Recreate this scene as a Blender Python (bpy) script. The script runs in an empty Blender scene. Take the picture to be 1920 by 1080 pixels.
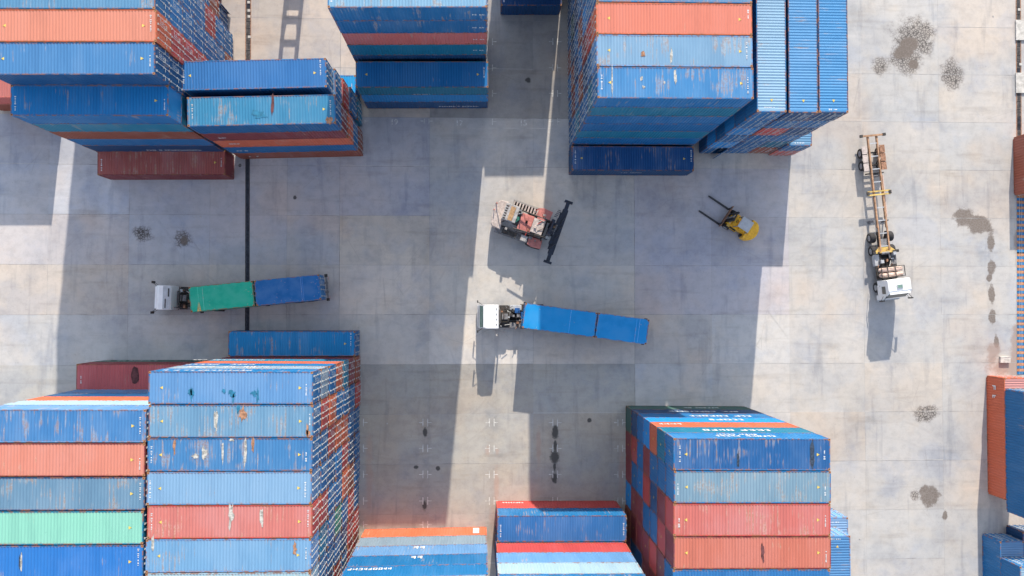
import bpy, bmesh, math, random
from mathutils import Vector, Matrix
R=math.radians
random.seed(7)
S=bpy.context.scene
COL=S.collection

# ------------------------------------------------------------------ camera
F_PX=1493.0; CAM_H=81.0; NADIR=(903.0,576.0)     # photo is 1920x1080
_d=Vector(((NADIR[0]-960)/F_PX,-(NADIR[1]-540)/F_PX,-1.0)).normalized()
_Z=-_d; _X=(Vector((1,0,0))-_Z*_Z.x).normalized(); _Y=_Z.cross(_X)
M_W2C=Matrix((( _X.x,_Y.x,_Z.x),(_X.y,_Y.y,_Z.y),(_X.z,_Y.z,_Z.z)))   # world -> camera
cam=bpy.data.cameras.new('camera'); co=bpy.data.objects.new('camera',cam); COL.objects.link(co)
cam.sensor_width=36.0; cam.lens=F_PX/1920*36.0; cam.clip_start=1; cam.clip_end=3000
co.matrix_world=Matrix.Translation((0,0,CAM_H)) @ M_W2C.transposed().to_4x4()
S.camera=co
def W(u,v,z=0.0):
    """ground point (metres) seen at photo pixel u,v at height z"""
    w=M_W2C.transposed() @ Vector(((u-960)/F_PX,-(v-540)/F_PX,-1.0))
    t=(z-CAM_H)/w.z
    return Vector((w.x*t,w.y*t,z))

# ------------------------------------------------------------------ light
SUN_TAN=0.45; SUN_SLOPE=0.088
wd=bpy.data.worlds.new('World'); S.world=wd; wd.use_nodes=True
nt=wd.node_tree; nt.nodes.clear()
sky=nt.nodes.new('ShaderNodeTexSky'); sky.sky_type='NISHITA'; sky.sun_disc=False
sky.sun_elevation=math.atan(SUN_TAN); sky.sun_rotation=math.atan(SUN_SLOPE)
sky.air_density=1.0; sky.dust_density=0.6; sky.ozone_density=1.5
bg=nt.nodes.new('ShaderNodeBackground'); bg.inputs[1].default_value=0.112
out=nt.nodes.new('ShaderNodeOutputWorld')
hs=nt.nodes.new('ShaderNodeHueSaturation'); hs.inputs['Saturation'].default_value=.50   # thin high cloud whitens the sky
nt.links.new(sky.outputs[0],hs.inputs['Color']); nt.links.new(hs.outputs[0],bg.inputs[0]); nt.links.new(bg.outputs[0],out.inputs[0])
sl=bpy.data.lights.new('sun','SUN'); sl.energy=2.5; sl.angle=R(0.5); sl.color=(1.0,0.895,0.75)
so=bpy.data.objects.new('sun',sl); COL.objects.link(so)
so.rotation_euler=Vector((-SUN_SLOPE,-1,-SUN_TAN)).to_track_quat('-Z','Y').to_euler()
S.view_settings.view_transform='Standard'; S.view_settings.look='None'
S.view_settings.gamma=1; S.view_settings.use_curve_mapping=False
S.view_settings.exposure=1.60
S.render.engine='CYCLES'

# ------------------------------------------------------------------ colour helpers
def lin(c):
    o=[]
    for x in c[:3]:
        x=x/255.0
        o.append(x/12.92 if x<=0.04045 else ((x+0.055)/1.055)**2.4)
    return o
G_ALB=(0.46,0.445,0.43)
G_SUN=lin((214,206,199)); G_SHD=lin((131,134,156))
def sun(r,g,b,a=0.5):       # paint colour of a flat roof that looks like this in the sun
    l=lin((r,g,b)); f=(.66,.78,.76) if b>r else (.80,.76,.70)
    return tuple(min(0.8,f[i]*l[i]*G_ALB[i]/G_SUN[i]) for i in range(3))+(a,)
def shd(r,g,b,a=0.5):       # the same for a flat roof in the shade
    l=lin((r,g,b)); f=(.7,.86,.95) if b>r else (.9,.85,.85)
    return tuple(min(0.7,f[i]*l[i]*G_ALB[i]/G_SHD[i]) for i in range(3))+(a,)
PAL={ # code: (name, side paint rgb linear, wear)
 'n':('navy blue',(0.006,0.060,0.165),.35),'b':('blue',(0.006,0.125,0.315),.45),'B':('bright blue',(0.012,0.22,0.52),.2),
 'l':('light blue',(0.10,0.24,0.46),.5),'t':('teal blue',(0.006,0.16,0.27),.4),'r':('red',(0.42,0.055,0.05),.4),
 'm':('maroon',(0.20,0.035,0.042),.4),'o':('orange',(0.56,0.125,0.06),.35),'s':('salmon pink',(0.50,0.13,0.115),.4),
 'g':('dark green',(0.035,0.10,0.085),.3),'G':('sea green',(0.03,0.26,0.18),.3),'w':('rust brown',(0.27,0.075,0.045),.5),
 'y':('grey blue',(0.20,0.28,0.36),.6),'p':('pale blue',(0.28,0.42,0.52),.6)}

# ------------------------------------------------------------------ materials
def new_mat(name):
    m=bpy.data.materials.new(name); m.use_nodes=True
    return m,m.node_tree,m.node_tree.nodes['Principled BSDF']
class NB:
    def __init__(s,nt): s.nt=nt
    def n(s,t,**k):
        x=s.nt.nodes.new(t)
        for a,b in k.items(): setattr(x,a,b)
        return x
    def lk(s,a,b): s.nt.links.new(a,b)
    def put(s,sock,v):
        if hasattr(v,'is_linked') or isinstance(v,bpy.types.NodeSocket): s.lk(v,sock)
        else: sock.default_value=v
    def m(s,op,a,b=0.0,c=None,clamp=False):
        x=s.n('ShaderNodeMath',operation=op,use_clamp=clamp); s.put(x.inputs[0],a); s.put(x.inputs[1],b)
        if c is not None: s.put(x.inputs[2],c)
        return x.outputs[0]
    def vm(s,op,a,b=(0,0,0),scale=None):
        x=s.n('ShaderNodeVectorMath',operation=op); s.put(x.inputs[0],a); s.put(x.inputs[1],b)
        if scale is not None: s.put(x.inputs[3],scale)
        return x
    def ramp(s,v,a,b,c=0.0,d=1.0):
        x=s.n('ShaderNodeMapRange'); x.clamp=True; x.interpolation_type='SMOOTHSTEP'
        s.put(x.inputs[0],v)
        for i,q in enumerate((a,b,c,d)): s.put(x.inputs[i+1],q)
        return x.outputs[0]
    def noise(s,vec,scale,detail=3.0,rough=0.55):
        x=s.n('ShaderNodeTexNoise'); x.inputs['Scale'].default_value=scale
        x.inputs['Detail'].default_value=detail; x.inputs['Roughness'].default_value=rough
        s.lk(vec,x.inputs['Vector']); return x.outputs['Fac']
    def vor(s,vec,scale,feature='F1'):
        x=s.n('ShaderNodeTexVoronoi',feature=feature); x.inputs['Scale'].default_value=scale
        s.lk(vec,x.inputs['Vector']); return x.outputs['Distance']
    def mix(s,f,a,b,mode='MIX'):
        x=s.n('ShaderNodeMix',data_type='RGBA',blend_type=mode)
        s.put(x.inputs[0],f)
        for i,q in ((6,a),(7,b)):
            if isinstance(q,tuple): x.inputs[i].default_value=q if len(q)==4 else q+(1,)
            else: s.lk(q,x.inputs[i])
        return x.outputs[2]

ROOF_P=0.235
def painted_steel(name,kind):
    m,nt,bs=new_mat(name); b=NB(nt)
    oi=b.n('ShaderNodeObjectInfo'); tc=b.n('ShaderNodeTexCoord')
    off=b.vm('SCALE',(17.3,31.7,11.1)); nt.links.new(oi.outputs['Random'],off.inputs[3])
    P=b.vm('ADD',tc.outputs['Object'],off.outputs[0]).outputs[0]
    wear=oi.outputs['Alpha']
    if kind=='roof': st=(1,0.16,0.3); st2=(3.2,0.18,1)
    elif kind=='side': st=(1,1,0.16); st2=(3.0,3.0,0.16)
    else: st=(1,1,1); st2=(2,2,2)
    P1=b.vm('MULTIPLY',P,st).outputs[0]; P2=b.vm('MULTIPLY',P,st2).outputs[0]
    big=b.noise(P,0.22,3); med=b.noise(P1,0.9,4,.6); fine=b.noise(P2,2.1,3,.6); spk=b.noise(P,5.5,2,.7)
    base=oi.outputs['Color']
    # chalky bleaching, broad
    amt=b.m('MULTIPLY',b.ramp(b.m('ADD',b.m('MULTIPLY',big,.6),b.m('MULTIPLY',med,.5)),.48,.72),b.m('MULTIPLY',wear,.36))
    pale=b.mix(.36,base,(.46,.53,.60))
    c=b.mix(amt,base,pale)
    # slightly deeper patches
    c=b.mix(b.m('MULTIPLY',b.ramp(med,.52,.30),.30),c,b.mix(1.0,base,(.62,.66,.72),'MULTIPLY'))
    # pale scraped streaks and rust
    th=b.m('SUBTRACT',.86,b.m('MULTIPLY',wear,.20))
    stk=b.m('MULTIPLY',b.ramp(b.m('ADD',b.m('MULTIPLY',fine,.62),b.m('MULTIPLY',b.noise(P,.55,2),.5)),b.m('SUBTRACT',th,.10),b.m('SUBTRACT',th,.02)),.54)
    c=b.mix(stk,c,b.mix(b.ramp(spk,.42,.58),b.mix(.55,base,(.50,.48,.44)),(.36,.22,.13)))
    rust=b.m('MULTIPLY',b.ramp(b.m('ADD',b.m('MULTIPLY',med,.5),b.m('MULTIPLY',spk,.42)),b.m('SUBTRACT',.70,b.m('MULTIPLY',wear,.12)),.72),.8)
    c=b.mix(rust,c,(.20,.075,.035))
    # small dark scuffs
    c=b.mix(b.m('MULTIPLY',b.ramp(b.noise(P,3.1,4,.7),.66,.74),.35),c,b.mix(1.0,base,(.35,.45,.5),'MULTIPLY'))
    if kind=='roof':
        sx=b.n('ShaderNodeSeparateXYZ'); b.lk(tc.outputs['Object'],sx.inputs[0])
        w=b.m('SINE',b.m('MULTIPLY',sx.outputs[0],2*math.pi/ROOF_P))
        c=b.mix(b.m('MULTIPLY',b.ramp(w,.1,.9),.26),c,b.mix(1.0,c,(.45,.52,.62),'MULTIPLY'))
        # rust creeping in from both long edges
        e=b.ramp(b.m('ADD',b.m('ABSOLUTE',sx.outputs[1]),b.m('MULTIPLY',b.noise(P2,2.0,3),.35)),1.22,1.42)
        c=b.mix(b.m('MULTIPLY',e,.55),c,(.27,.12,.07))
    if kind=='frame':
        c=b.mix(b.ramp(b.noise(P,2.6,3),.44,.60,0,.75),c,(.25,.10,.05))
    b.lk(c,bs.inputs['Base Color'])
    bs.inputs['Roughness'].default_value=0.62 if kind!='side' else .55
    bs.inputs['Specular IOR Level'].default_value=0.35
    return m
M={}
M['roof']=painted_steel('container_roof_paint','roof')
M['side']=painted_steel('container_side_paint','side')
M['frame']=painted_steel('container_frame_paint','frame')
def simple(name,c,rough=.6,metal=0.0,var=.25,scale=3.0,spec=.4,rust=0.0):
    m,nt,bs=new_mat(name); b=NB(nt); tc=b.n('ShaderNodeTexCoord')
    n=b.noise(tc.outputs['Object'],scale,4,.6)
    dark=tuple(x*(1-var) for x in c)+(1,); lite=tuple(min(.9,x*(1+var*.6)) for x in c)+(1,)
    col=b.mix(b.ramp(n,.32,.68),dark,lite)
    if rust: col=b.mix(b.ramp(b.noise(tc.outputs['Object'],scale*1.7,4,.7),.62-rust*.15,.70,0,.8),col,(.20,.08,.04))
    b.lk(col,bs.inputs['Base Color']); bs.inputs['Roughness'].default_value=rough; bs.inputs['Metallic'].default_value=metal
    bs.inputs['Specular IOR Level'].default_value=spec
    M[name]=m; return m
simple('casting_rust',(.36,.17,.08),.8,var=.45,scale=9)
simple('galvanised_bar',(.46,.47,.47),.45,var=.2,scale=6)
simple('white_paint',(.62,.64,.66),.55,var=.08)
simple('code_paint',(.64,.66,.68),.6,var=.4,scale=7)
simple('cab_white',(.80,.81,.82),.35,var=.05,spec=.5)
simple('cab_grey',(.42,.44,.47),.4,var=.12)
simple('rubber',(.030,.030,.033),.85,var=.4,scale=8)
simple('rim_steel',(.36,.36,.37),.5,var=.25)
simple('chassis_dark',(.045,.043,.042),.7,var=.5,scale=4,rust=.3)
simple('chassis_grey',(.20,.20,.21),.6,var=.4,scale=5,rust=.3)
simple('chassis_tan',(.40,.235,.14),.7,var=.35,scale=2.5,rust=.5)
simple('chassis_yellow',(.60,.42,.13),.6,var=.3,scale=2.5,rust=.4)
simple('cylinder_pink',(.56,.42,.36),.5,var=.2,scale=4,rust=.3)
simple('tank_blue',(.02,.10,.30),.4,var=.3)
simple('glass_dark',(.02,.03,.035),.08,var=.1,spec=.8)
simple('glass_green',(.16,.26,.22),.15,var=.2,spec=.8)
simple('handler_red',(.52,.19,.17),.5,var=.25,scale=2.0)
simple('handler_grey',(.38,.37,.37),.55,var=.3,scale=2.5,rust=.2)
simple('handler_pale',(.50,.43,.40),.55,var=.25,scale=4)
simple('handler_navy',(.012,.019,.038),.45,var=.4,scale=3)
simple('wood_brown',(.42,.26,.14),.8,var=.3,scale=5)
simple('forklift_yellow',(.85,.44,.03),.4,var=.22,scale=3)
simple('forklift_dark',(.03,.033,.038),.6,var=.5,scale=5)
simple('steel_fork',(.045,.045,.05),.5,var=.4,scale=4)
simple('rust_edge',(.30,.16,.10),.8,var=.4,scale=6)
simple('yellow_sticker',(.62,.46,.10),.6,var=.3)
simple('seat_fabric',(.05,.05,.05),.9)
simple('hose_red',(.55,.05,.04),.5)
simple('concrete_pale',(.50,.48,.45),.9,var=.25,scale=2.5,spec=.2)
simple('concrete_dark',(.115,.105,.10),.95,var=.45,scale=3.5,spec=.2)
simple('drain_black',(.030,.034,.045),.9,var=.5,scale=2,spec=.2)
simple('drain_bar',(.11,.12,.15),.7,var=.4,scale=3,spec=.3)
simple('grate_blue',(.012,.15,.36),.6,var=.35,scale=4)
simple('grate_orange',(.46,.20,.09),.7,var=.35,scale=4)
simple('joint_dark',(.31,.305,.30),.95,var=.4,scale=.8,spec=.1)
simple('joint_pale',(.56,.54,.51),.95,var=.2,scale=.8,spec=.1)
simple('gasket_black',(.012,.012,.013),.9)
simple('green_box',(.03,.16,.12),.5)

# ------------------------------------------------------------------ mesh helpers
class MB:
    def __init__(s): s.v=[];s.f=[];s.mi=[];s.mats=[];s.smooth=[]
    def mat(s,name):
        if name not in s.mats: s.mats.append(name)
        return s.mats.index(name)
    def add(s,vs,fs,mat,smooth=False,M4=None):
        o=len(s.v); mi=s.mat(mat)
        for p in vs:
            p=Vector(p)
            if M4 is not None: p=M4@p
            s.v.append(p)
        for f in fs:
            s.f.append([i+o for i in f]); s.mi.append(mi); s.smooth.append(smooth)
        return s
    def box(s,x0,x1,y0,y1,z0,z1,mat,M4=None):
        vs=[(x0,y0,z0),(x1,y0,z0),(x1,y1,z0),(x0,y1,z0),(x0,y0,z1),(x1,y0,z1),(x1,y1,z1),(x0,y1,z1)]
        return s.add(vs,[(0,3,2,1),(4,5,6,7),(0,1,5,4),(1,2,6,5),(2,3,7,6),(3,0,4,7)],mat,False,M4)
    def bar(s,p,q,w,h,mat):
        p=Vector(p);q=Vector(q); d=(q-p); L=d.length; d.normalize()
        up=Vector((0,0,1)) if abs(d.z)<.95 else Vector((1,0,0))
        y=up.cross(d).normalized(); z=d.cross(y)
        Mx=Matrix((( d.x,y.x,z.x,p.x),(d.y,y.y,z.y,p.y),(d.z,y.z,z.z,p.z),(0,0,0,1)))
        return s.box(0,L,-w/2,w/2,-h/2,h/2,mat,Mx)
    def tube(s,p,q,r,mat,seg=12,r2=None):
        p=Vector(p);q=Vector(q); d=(q-p); L=d.length; d.normalize()
        up=Vector((0,0,1)) if abs(d.z)<.95 else Vector((1,0,0))
        y=up.cross(d).normalized(); z=d.cross(y); r2=r if r2 is None else r2
        vs=[];fs=[]
        for k,(c,rr) in enumerate(((p,r),(q,r2))):
            for i in range(seg):
                a=2*math.pi*i/seg; vs.append(c+y*math.cos(a)*rr+z*math.sin(a)*rr)
        for i in range(seg):
            j=(i+1)%seg; fs.append((i,j,seg+j,seg+i))
        s.add(vs,fs,mat,True)
        s.add(vs[:seg],[tuple(range(seg-1,-1,-1))],mat); s.add(vs[seg:],[tuple(range(seg))],mat)
        return s
    def prism(s,poly,x0,x1,mat,axis='y'):
        """poly in the plane across axis, extruded along it"""
        n=len(poly)
        def P(a,b,t):
            return (a,t,b) if axis=='y' else ((t,a,b) if axis=='x' else (a,b,t))
        vs=[P(a,b,x0) for a,b in poly]+[P(a,b,x1) for a,b in poly]
        fs=[tuple(range(n)),tuple(range(2*n-1,n-1,-1))]+[(i,i+n,(i+1)%n+n,(i+1)%n) for i in range(n)]
        return s.add(vs,fs,mat)
    def lathe(s,prof,c,axis,mat,seg=24):
        """prof: (offset along axis, radius)"""
        c=Vector(c); ax=Vector(axis).normalized(); up=Vector((0,0,1)) if abs(ax.z)<.9 else Vector((1,0,0))
        y=up.cross(ax).normalized(); z=ax.cross(y); vs=[];fs=[];n=len(prof)
        for i in range(seg):
            a=2*math.pi*i/seg; e=y*math.cos(a)+z*math.sin(a)
            for t,r in prof: vs.append(c+ax*t+e*r)
        for i in range(seg):
            j=(i+1)%seg
            for k in range(n-1): fs.append((i*n+k,j*n+k,j*n+k+1,i*n+k+1))
        return s.add(vs,fs,mat,True)
    def mesh(s,name,bevel=0.0):
        me=bpy.data.meshes.new(name); me.from_pydata([tuple(v) for v in s.v],[],s.f)
        for m in s.mats: me.materials.append(M[m])
        me.polygons.foreach_set('material_index',s.mi); me.polygons.foreach_set('use_smooth',s.smooth)
        bm=bmesh.new(); bm.from_mesh(me)
        bmesh.ops.recalc_face_normals(bm,faces=bm.faces)
        if bevel>0:
            bmesh.ops.remove_doubles(bm,verts=bm.verts,dist=1e-4)
            ed=[e for e in bm.edges if len(e.link_faces)==2 and e.calc_face_angle(0)>R(25)]
            bmesh.ops.bevel(bm,geom=ed,offset=bevel,segments=2,affect='EDGES',profile=.6)
        bm.to_mesh(me); bm.free(); me.update(); return me
    def obj(s,name,parent=None,bevel=0.0,**k):
        return link(name,s.mesh(name,bevel),parent,**k)
def link(name,me,parent=None,loc=None,rot=0,color=None,label=None,cat=None,group=None,kind=None):
    o=bpy.data.objects.new(name,me); COL.objects.link(o)
    if parent is not None: o.parent=parent
    if loc is not None: o.location=loc
    if rot: o.rotation_euler=(0,0,rot)
    if color is not None: o.color=color
    if label: o['label']=label
    if cat: o['category']=cat
    if group: o['group']=group
    if kind: o['kind']=kind
    return o
def thing(name,label,cat,loc=(0,0,0),rot=0,group=None):
    return link(name,None,None,loc,rot,None,label,cat,group)

# ------------------------------------------------------------------ container meshes
WID=2.438
def corr(u0,u1,pitch,depth):
    """trapezoid profile: list of (u, offset)"""
    n=max(1,round((u1-u0)/pitch)); p=(u1-u0)/n; o=[]
    for i in range(n):
        a=u0+i*p; o+=[(a,0),(a+p*.28,0),(a+p*.45,-depth),(a+p*.80,-depth),(a+p*.97,0)]
    o.append((u1,0)); return o
_cm={}
def cmesh(L,H):
    key=(L,H)
    if key in _cm: return _cm[key]
    d={}; hx=L/2; hy=WID/2; t='%d'%round(L)
    # side walls + front wall (closed end at -X) + inner floor
    b=MB()
    for s in (-1,1):
        pr=corr(-hx+.10,hx-.10,.278,.036); vs=[];fs=[]
        for u,o in pr:
            y=s*(hy-.012+o); vs+=[(u,y,.14),(u,y,H-.06)]
        for i in range(len(pr)-1): fs.append((2*i,2*i+2,2*i+3,2*i+1))
        b.add(vs,fs,'side')
    pr=corr(-hy+.10,hy-.10,.25,.040); vs=[];fs=[]
    for u,o in pr: x=-(hx-.02+o); vs+=[(x,u,.14),(x,u,H-.06)]
    for i in range(len(pr)-1): fs.append((2*i,2*i+2,2*i+3,2*i+1))
    b.add(vs,fs,'side')
    b.box(-hx+.1,hx-.1,-hy+.08,hy-.08,.10,.14,'side')
    me=b.mesh('container_walls'); d['walls']=me
    # frame
    b=MB(); P=.15
    for sx in (-1,1):
        for sy in (-1,1):
            x0,x1=sorted((sx*hx,sx*(hx-.11))); y0,y1=sorted((sy*hy,sy*(hy-.11)))
            b.box(x0,x1,y0,y1,.12,H-.12,'frame')
    for sy in (-1,1):
        y0,y1=sorted((sy*(hy-.003),sy*(hy-.075)))
        b.box(-hx+.17,hx-.17,y0,y1,H-.075,H-.008,'frame'); b.box(-hx+.17,hx-.17,y0,y1,.02,.14,'frame')
    for sx in (-1,1):
        x0,x1=sorted((sx*(hx-.003),sx*(hx-.09)))
        b.box(x0,x1,-hy+.165,hy-.165,H-.11,H-.006,'frame'); b.box(x0,x1,-hy+.165,hy-.165,.02,.14,'frame')
    d['frame']=b.mesh('container_frame')
    # roof
    b=MB(); pr=corr(-hx+.30,hx-.30,ROOF_P,.022); vs=[];fs=[]
    z=H-.012
    for u,o in pr: vs+=[(u,-hy+.07,z+o),(u,hy-.07,z+o)]
    for i in range(len(pr)-1): fs.append((2*i,2*i+2,2*i+3,2*i+1))
    b.add(vs,fs,'roof')
    for sx in (-1,1):
        x0,x1=sorted((sx*(hx-.30),sx*(hx-.085)))
        b.box(x0,x1,-hy+.07,hy-.07,z-.02,z+.001,'roof')
    d['roof']=b.mesh('container_roof')
    # one door leaf, hinged on the local origin side; spans y 0..1.13
    b=MB(); dw=hy-.09; dh=H-.30
    b.box(-.03,.012,.006,dw,0,dh,'side')
    for k in range(5):
        z0=.10+k*(dh-.2)/5; b.box(.012,.030,.09,dw-.08,z0+.05,z0+(dh-.2)/5-.09,'side')
    d['door']=b.mesh('container_door_leaf',.004)
    b=MB(); b.tube((.075,0,-.07),(.075,0,dh+.07),.021,'galvanised_bar',6)
    for zz in (.12,dh-.12,dh*.45): b.box(.012,.10,-.07,.07,zz-.03,zz+.03,'galvanised_bar')
    b.box(.10,.118,-.03,.33,dh*.36,dh*.36+.04,'galvanised_bar')
    d['bar']=b.mesh('locking_bar')
    b=MB()
    b.box(-.089,.089,-.081,.081,-.059,.0,'casting_rust'); b.box(-.04,.04,-.03,.03,.0,.002,'gasket_black')
    d['cast']=b.mesh('corner_casting')
    d['marks']=[]
    for v in range(5):
        b=MB(); y=random.uniform(-.8,-.4)
        for i in range(random.choice((6,7,8,9))):
            w=random.choice((.05,.07,.04)); y+=random.choice((.10,.115,.13,.22))
            b.box(-w,w,y,y+random.uniform(.05,.075),0,.004,'code_paint')
        d['marks'].append(b.mesh('code_marking'))
    b=MB(); b.prism([(-.12,-.11),(.12,-.11),(0,.12)],0,.005,'yellow_sticker','z'); d['stick']=b.mesh('warning_sticker')
    b=MB()   # white data panel on door end / side end
    for zz,ws in ((1.95,(.1,.08,.12,.09)),(1.72,(.14,.1)),(1.5,(.08,.16,.06)),(1.2,(.16,.07)),(.95,(.1,.12))):
        y=0
        for w_ in ws: b.box(0,.004,y,y+w_,zz,zz+.08,'code_paint'); y+=w_+.05
    d['panel']=b.mesh('data_panel')
    _cm[key]=d; return d
def lettering(width,h,seed):
    """illegible worn shipping-line lettering: blocky strokes in the XZ plane"""
    rr=random.Random(seed); b=MB(); x=0
    while x<width:
        w=h*rr.uniform(.45,.8)
        if rr.random()<.14: x+=w; continue
        k=rr.randrange(5); t=h*.2
        b.box(x,x+t,-.004,0,0,h,'white_paint')
        if k in (0,1,3): b.box(x+t,x+w,-.004,0,h-t,h,'white_paint')
        if k in (0,2,3): b.box(x+t,x+w,-.004,0,0,t,'white_paint')
        if k in (1,2,4): b.box(x+t,x+w,-.004,0,h*.42,h*.42+t,'white_paint')
        if k in (3,4): b.box(x+w-t,x+w,-.004,0,t,h-t,'white_paint')
        x+=w+h*.22
    return b.mesh('worn_lettering')
_let={}
HC=2.896; STD=2.591
def container(loc,rot,L=12.192,H=HC,code='b',roof=None,door=True,label='',group=None,top=False,stick=None,letters=None,bars=True):
    d=cmesh(L,H); nm,rgb,wear=PAL[code]; hx=L/2; hy=WID/2
    j=random.uniform(.86,1.14); wear=min(.9,max(.1,wear+random.uniform(-.2,.2)))
    side=tuple(c*j for c in rgb)+(wear,)
    if roof is None:
        roof=tuple(.65*c*j+.35*q for c,q in zip(rgb,(.3,.38,.45)))+(wear,)
    r=thing('shipping_container',label,'shipping container',loc,rot,group)
    link('wall',d['walls'],r,color=side)
    link('frame',d['frame'],r,color=side)
    link('roof',d['roof'],r,color=roof)
    if door:
        for s in (-1,1):
            q=link('door',d['door'],r,(hx-.02,0,.15),color=side); q.scale=(1,s,1)
            if bars:
                for yy in (.22,.86): link('locking_bar',d['bar'],q,(0,yy,0))
        if bars: link('data_panel',d['panel'],r,(hx+.014,.36,.1))
    else:
        e=link('end_panel',_plain(L,H),r,color=side)
    for sx in (-1,1):
        for sy in (-1,1):
            if top or (sx==1 and door): link('corner_casting',d['cast'],r,(sx*(hx-.089),sy*(hy-.081),H-.0))
    if top:
        for sx in (-1,1):
            if random.random()<.85: link('code_marking',random.choice(d['marks']),r,(sx*(hx-random.uniform(.25,.5)),sx*random.uniform(-.2,.3),H-.008))
        if random.random()<.7 or stick: 
            q=link('warning_sticker',d['stick'],r,(hx-.95,0,H-.008)); q.rotation_euler=(0,0,-R(90))
            if stick: 
                q=link('warning_sticker',d['stick'],r,(-hx+.95,0,H-.008)); q.rotation_euler=(0,0,R(90))
    if stick=='end':
        q=link('warning_sticker',d['stick'],r,(-hx+.006,0,H*.52)); q.rotation_euler=(R(90),0,R(-90))
    if letters:
        for (x,z,w,h,side_) in letters:
            k=(round(w,1),round(h,2),int(x*7)%3)
            if k not in _let: _let[k]=lettering(w,h,hash(k)&255)
            q=link('lettering',_let[k],r,(x*side_ if side_<0 else -x,-side_*(hy+.002)*-1,z))
            q.rotation_euler=(0,0,math.pi if side_>0 else 0)
            q.location=(x,side_*(hy+.003),z)
    return r
_pl={}
def _plain(L,H):
    if (L,H) not in _pl:
        b=MB(); hx=L/2; b.box(hx-.06,hx-.02,-WID/2+.11,WID/2-.11,.14,H-.1,'side'); _pl[(L,H)]=b.mesh('container_end_panel')
    return _pl[(L,H)]

ORD=['ground','second','third','fourth','fifth','sixth','seventh']
RORD=['first','second','third','fourth','fifth','sixth','seventh','eighth','ninth','tenth','eleventh']
def stack(phrase,rowphrase,group,edge,T,rows,side,roofs={},H=HC,L=12.192,pitch=2.50,lean=(0,0),door='E',letters={},shown=None,stick=None,endstick=False,rowshift={},z_edge=None,hidden=None,rowoff=0,bars=True):
    """edge: two photo pixels of the near long edge of the top (west corner, east corner); side 'N': that edge faces
    north and rows follow to the south; 'S': faces south, rows follow to the north."""
    zt=T*H if z_edge is None else z_edge
    a=W(edge[0][0],edge[0][1],zt); b=W(edge[1][0],edge[1][1],zt)
    ang=math.atan2(b.y-a.y,b.x-a.x); mid=(a+b)/2
    ex=Vector((math.cos(ang),math.sin(ang),0)); ey=Vector((-ex.y,ex.x,0)); sg=-1 if side=='N' else 1
    for i,codes in enumerate(rows):
        n=len(codes); c0=mid+ey*sg*(WID/2+i*pitch)
        if i in rowshift: c0=c0+ex*rowshift[i]
        jx=random.uniform(-.06,.06)
        for k in range(n):               # k=0 ground ; codes given from the top down
            code=codes[n-1-k]
            if shown and not shown(i,k): 
                HIDDEN.append((c0+Vector((lean[0]*(T-1-k),lean[1]*(T-1-k),0)),ang,L,H,k)); continue
            p=c0+ex*(jx+random.uniform(-.03,.03))+Vector((lean[0]*(T-1-k),lean[1]*(T-1-k),0))
            top=(k==n-1); rfc,rfn=roofs.get(i,(None,None)) if top else (None,None)
            nm=rfn or PAL[code][0]
            tier='top' if top else ORD[k]+(' tier' if k else ' level')
            if n==1: tier='single'
            rw=RORD[i+rowoff]
            lab=f"{nm} container, {tier}, {rw} {rowphrase} {phrase}" if len(rows)>1 else f"{nm} container, {tier}, {phrase}"
            p.z=k*H+.004*k
            container(p,ang+(0 if door!='W' else math.pi),L,H,code,rfc,
                      True if door in('E','W') else False,lab,group,top,stick=('end' if endstick and random.random()<.6 else (stick if top else None)),
                      letters=letters.get((i,k)),bars=bars)
HIDDEN=[]
# ================================================================== CONTAINER STACKS
def rf(c,name=None): return (c,name)
OPEN={}     # container label -> (leaf side, angle)
# ---- lower right block (BR)
stack('lower right block','row back,','containers of the lower right block',((1262.5,821.5),(1558.6,822.6)),7,
 ['btoBbng','bbbmbrm','rmnrbbm','mrbbmmB','bmrmmmw','brmmnnm','nmrwmmn'],'N',
 {0:rf(sun(45,112,180,.75),'streaked blue'),1:rf(sun(158,180,202,.85),'chalky grey blue'),2:rf(sun(240,135,128,.85),'white streaked salmon red'),
  3:rf(sun(238,138,118,.4),'salmon red dented'),4:rf(sun(60,135,205,.4),'clean blue'),5:rf(sun(90,150,210,.5),'mid blue')},
 lean=(0.0,0),door=None,endstick=True,stick=True,
 letters={(0,6):[(2.2,1.5,4.6,.5,1),(1.0,.7,3.0,.45,1)],(0,5):[(2.9,1.2,5.2,.75,1)],(0,4):[(-3.6,.9,2.2,.6,1)],(0,3):[(3.2,.9,3.6,.8,1)],
          (0,2):[(4.2,1.4,5.6,.7,1)],(0,1):[(4.0,1.2,6.5,.6,1)],(0,0):[(3.0,1.3,3.2,.5,1)]})
# ---- lower left block (BL) : doors to the east
stack('lower left block','row back,','containers of the lower left block',((282.4,696.2),(585.2,696.9)),7,
 ['bybotmw','brobbbr','bbroobb','lbbbrnb','rrbbowb','ltbGbrb','pbbbnrr','lbnrbrr','bbBrrob'],'N',
 {0:rf(sun(126,172,228,.55),'sky blue blotched'),1:rf(sun(140,178,214,.9),'rust streaked light blue'),2:rf(sun(88,150,210,.95),'rust scraped mid blue'),
  3:rf(sun(168,198,236,.55),'pale lavender blue'),4:rf(sun(244,145,138,.7),'salmon pink'),5:rf(sun(148,190,234,.7),'powder blue'),6:rf(sun(206,224,236,.8),'whitish blue')},
 lean=(0.078,0),door='E',stick=True,
 letters={(0,6):[(1.0,1.2,5.0,.6,1)],(0,5):[(1.5,1.0,6.4,.7,1)],(0,4):[(-0.5,1.1,5.6,.6,1)],(0,2):[(-1,1.2,6.5,.6,1)],
          (0,6):[(1.2,1.5,6.6,.55,1)]})
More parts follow.
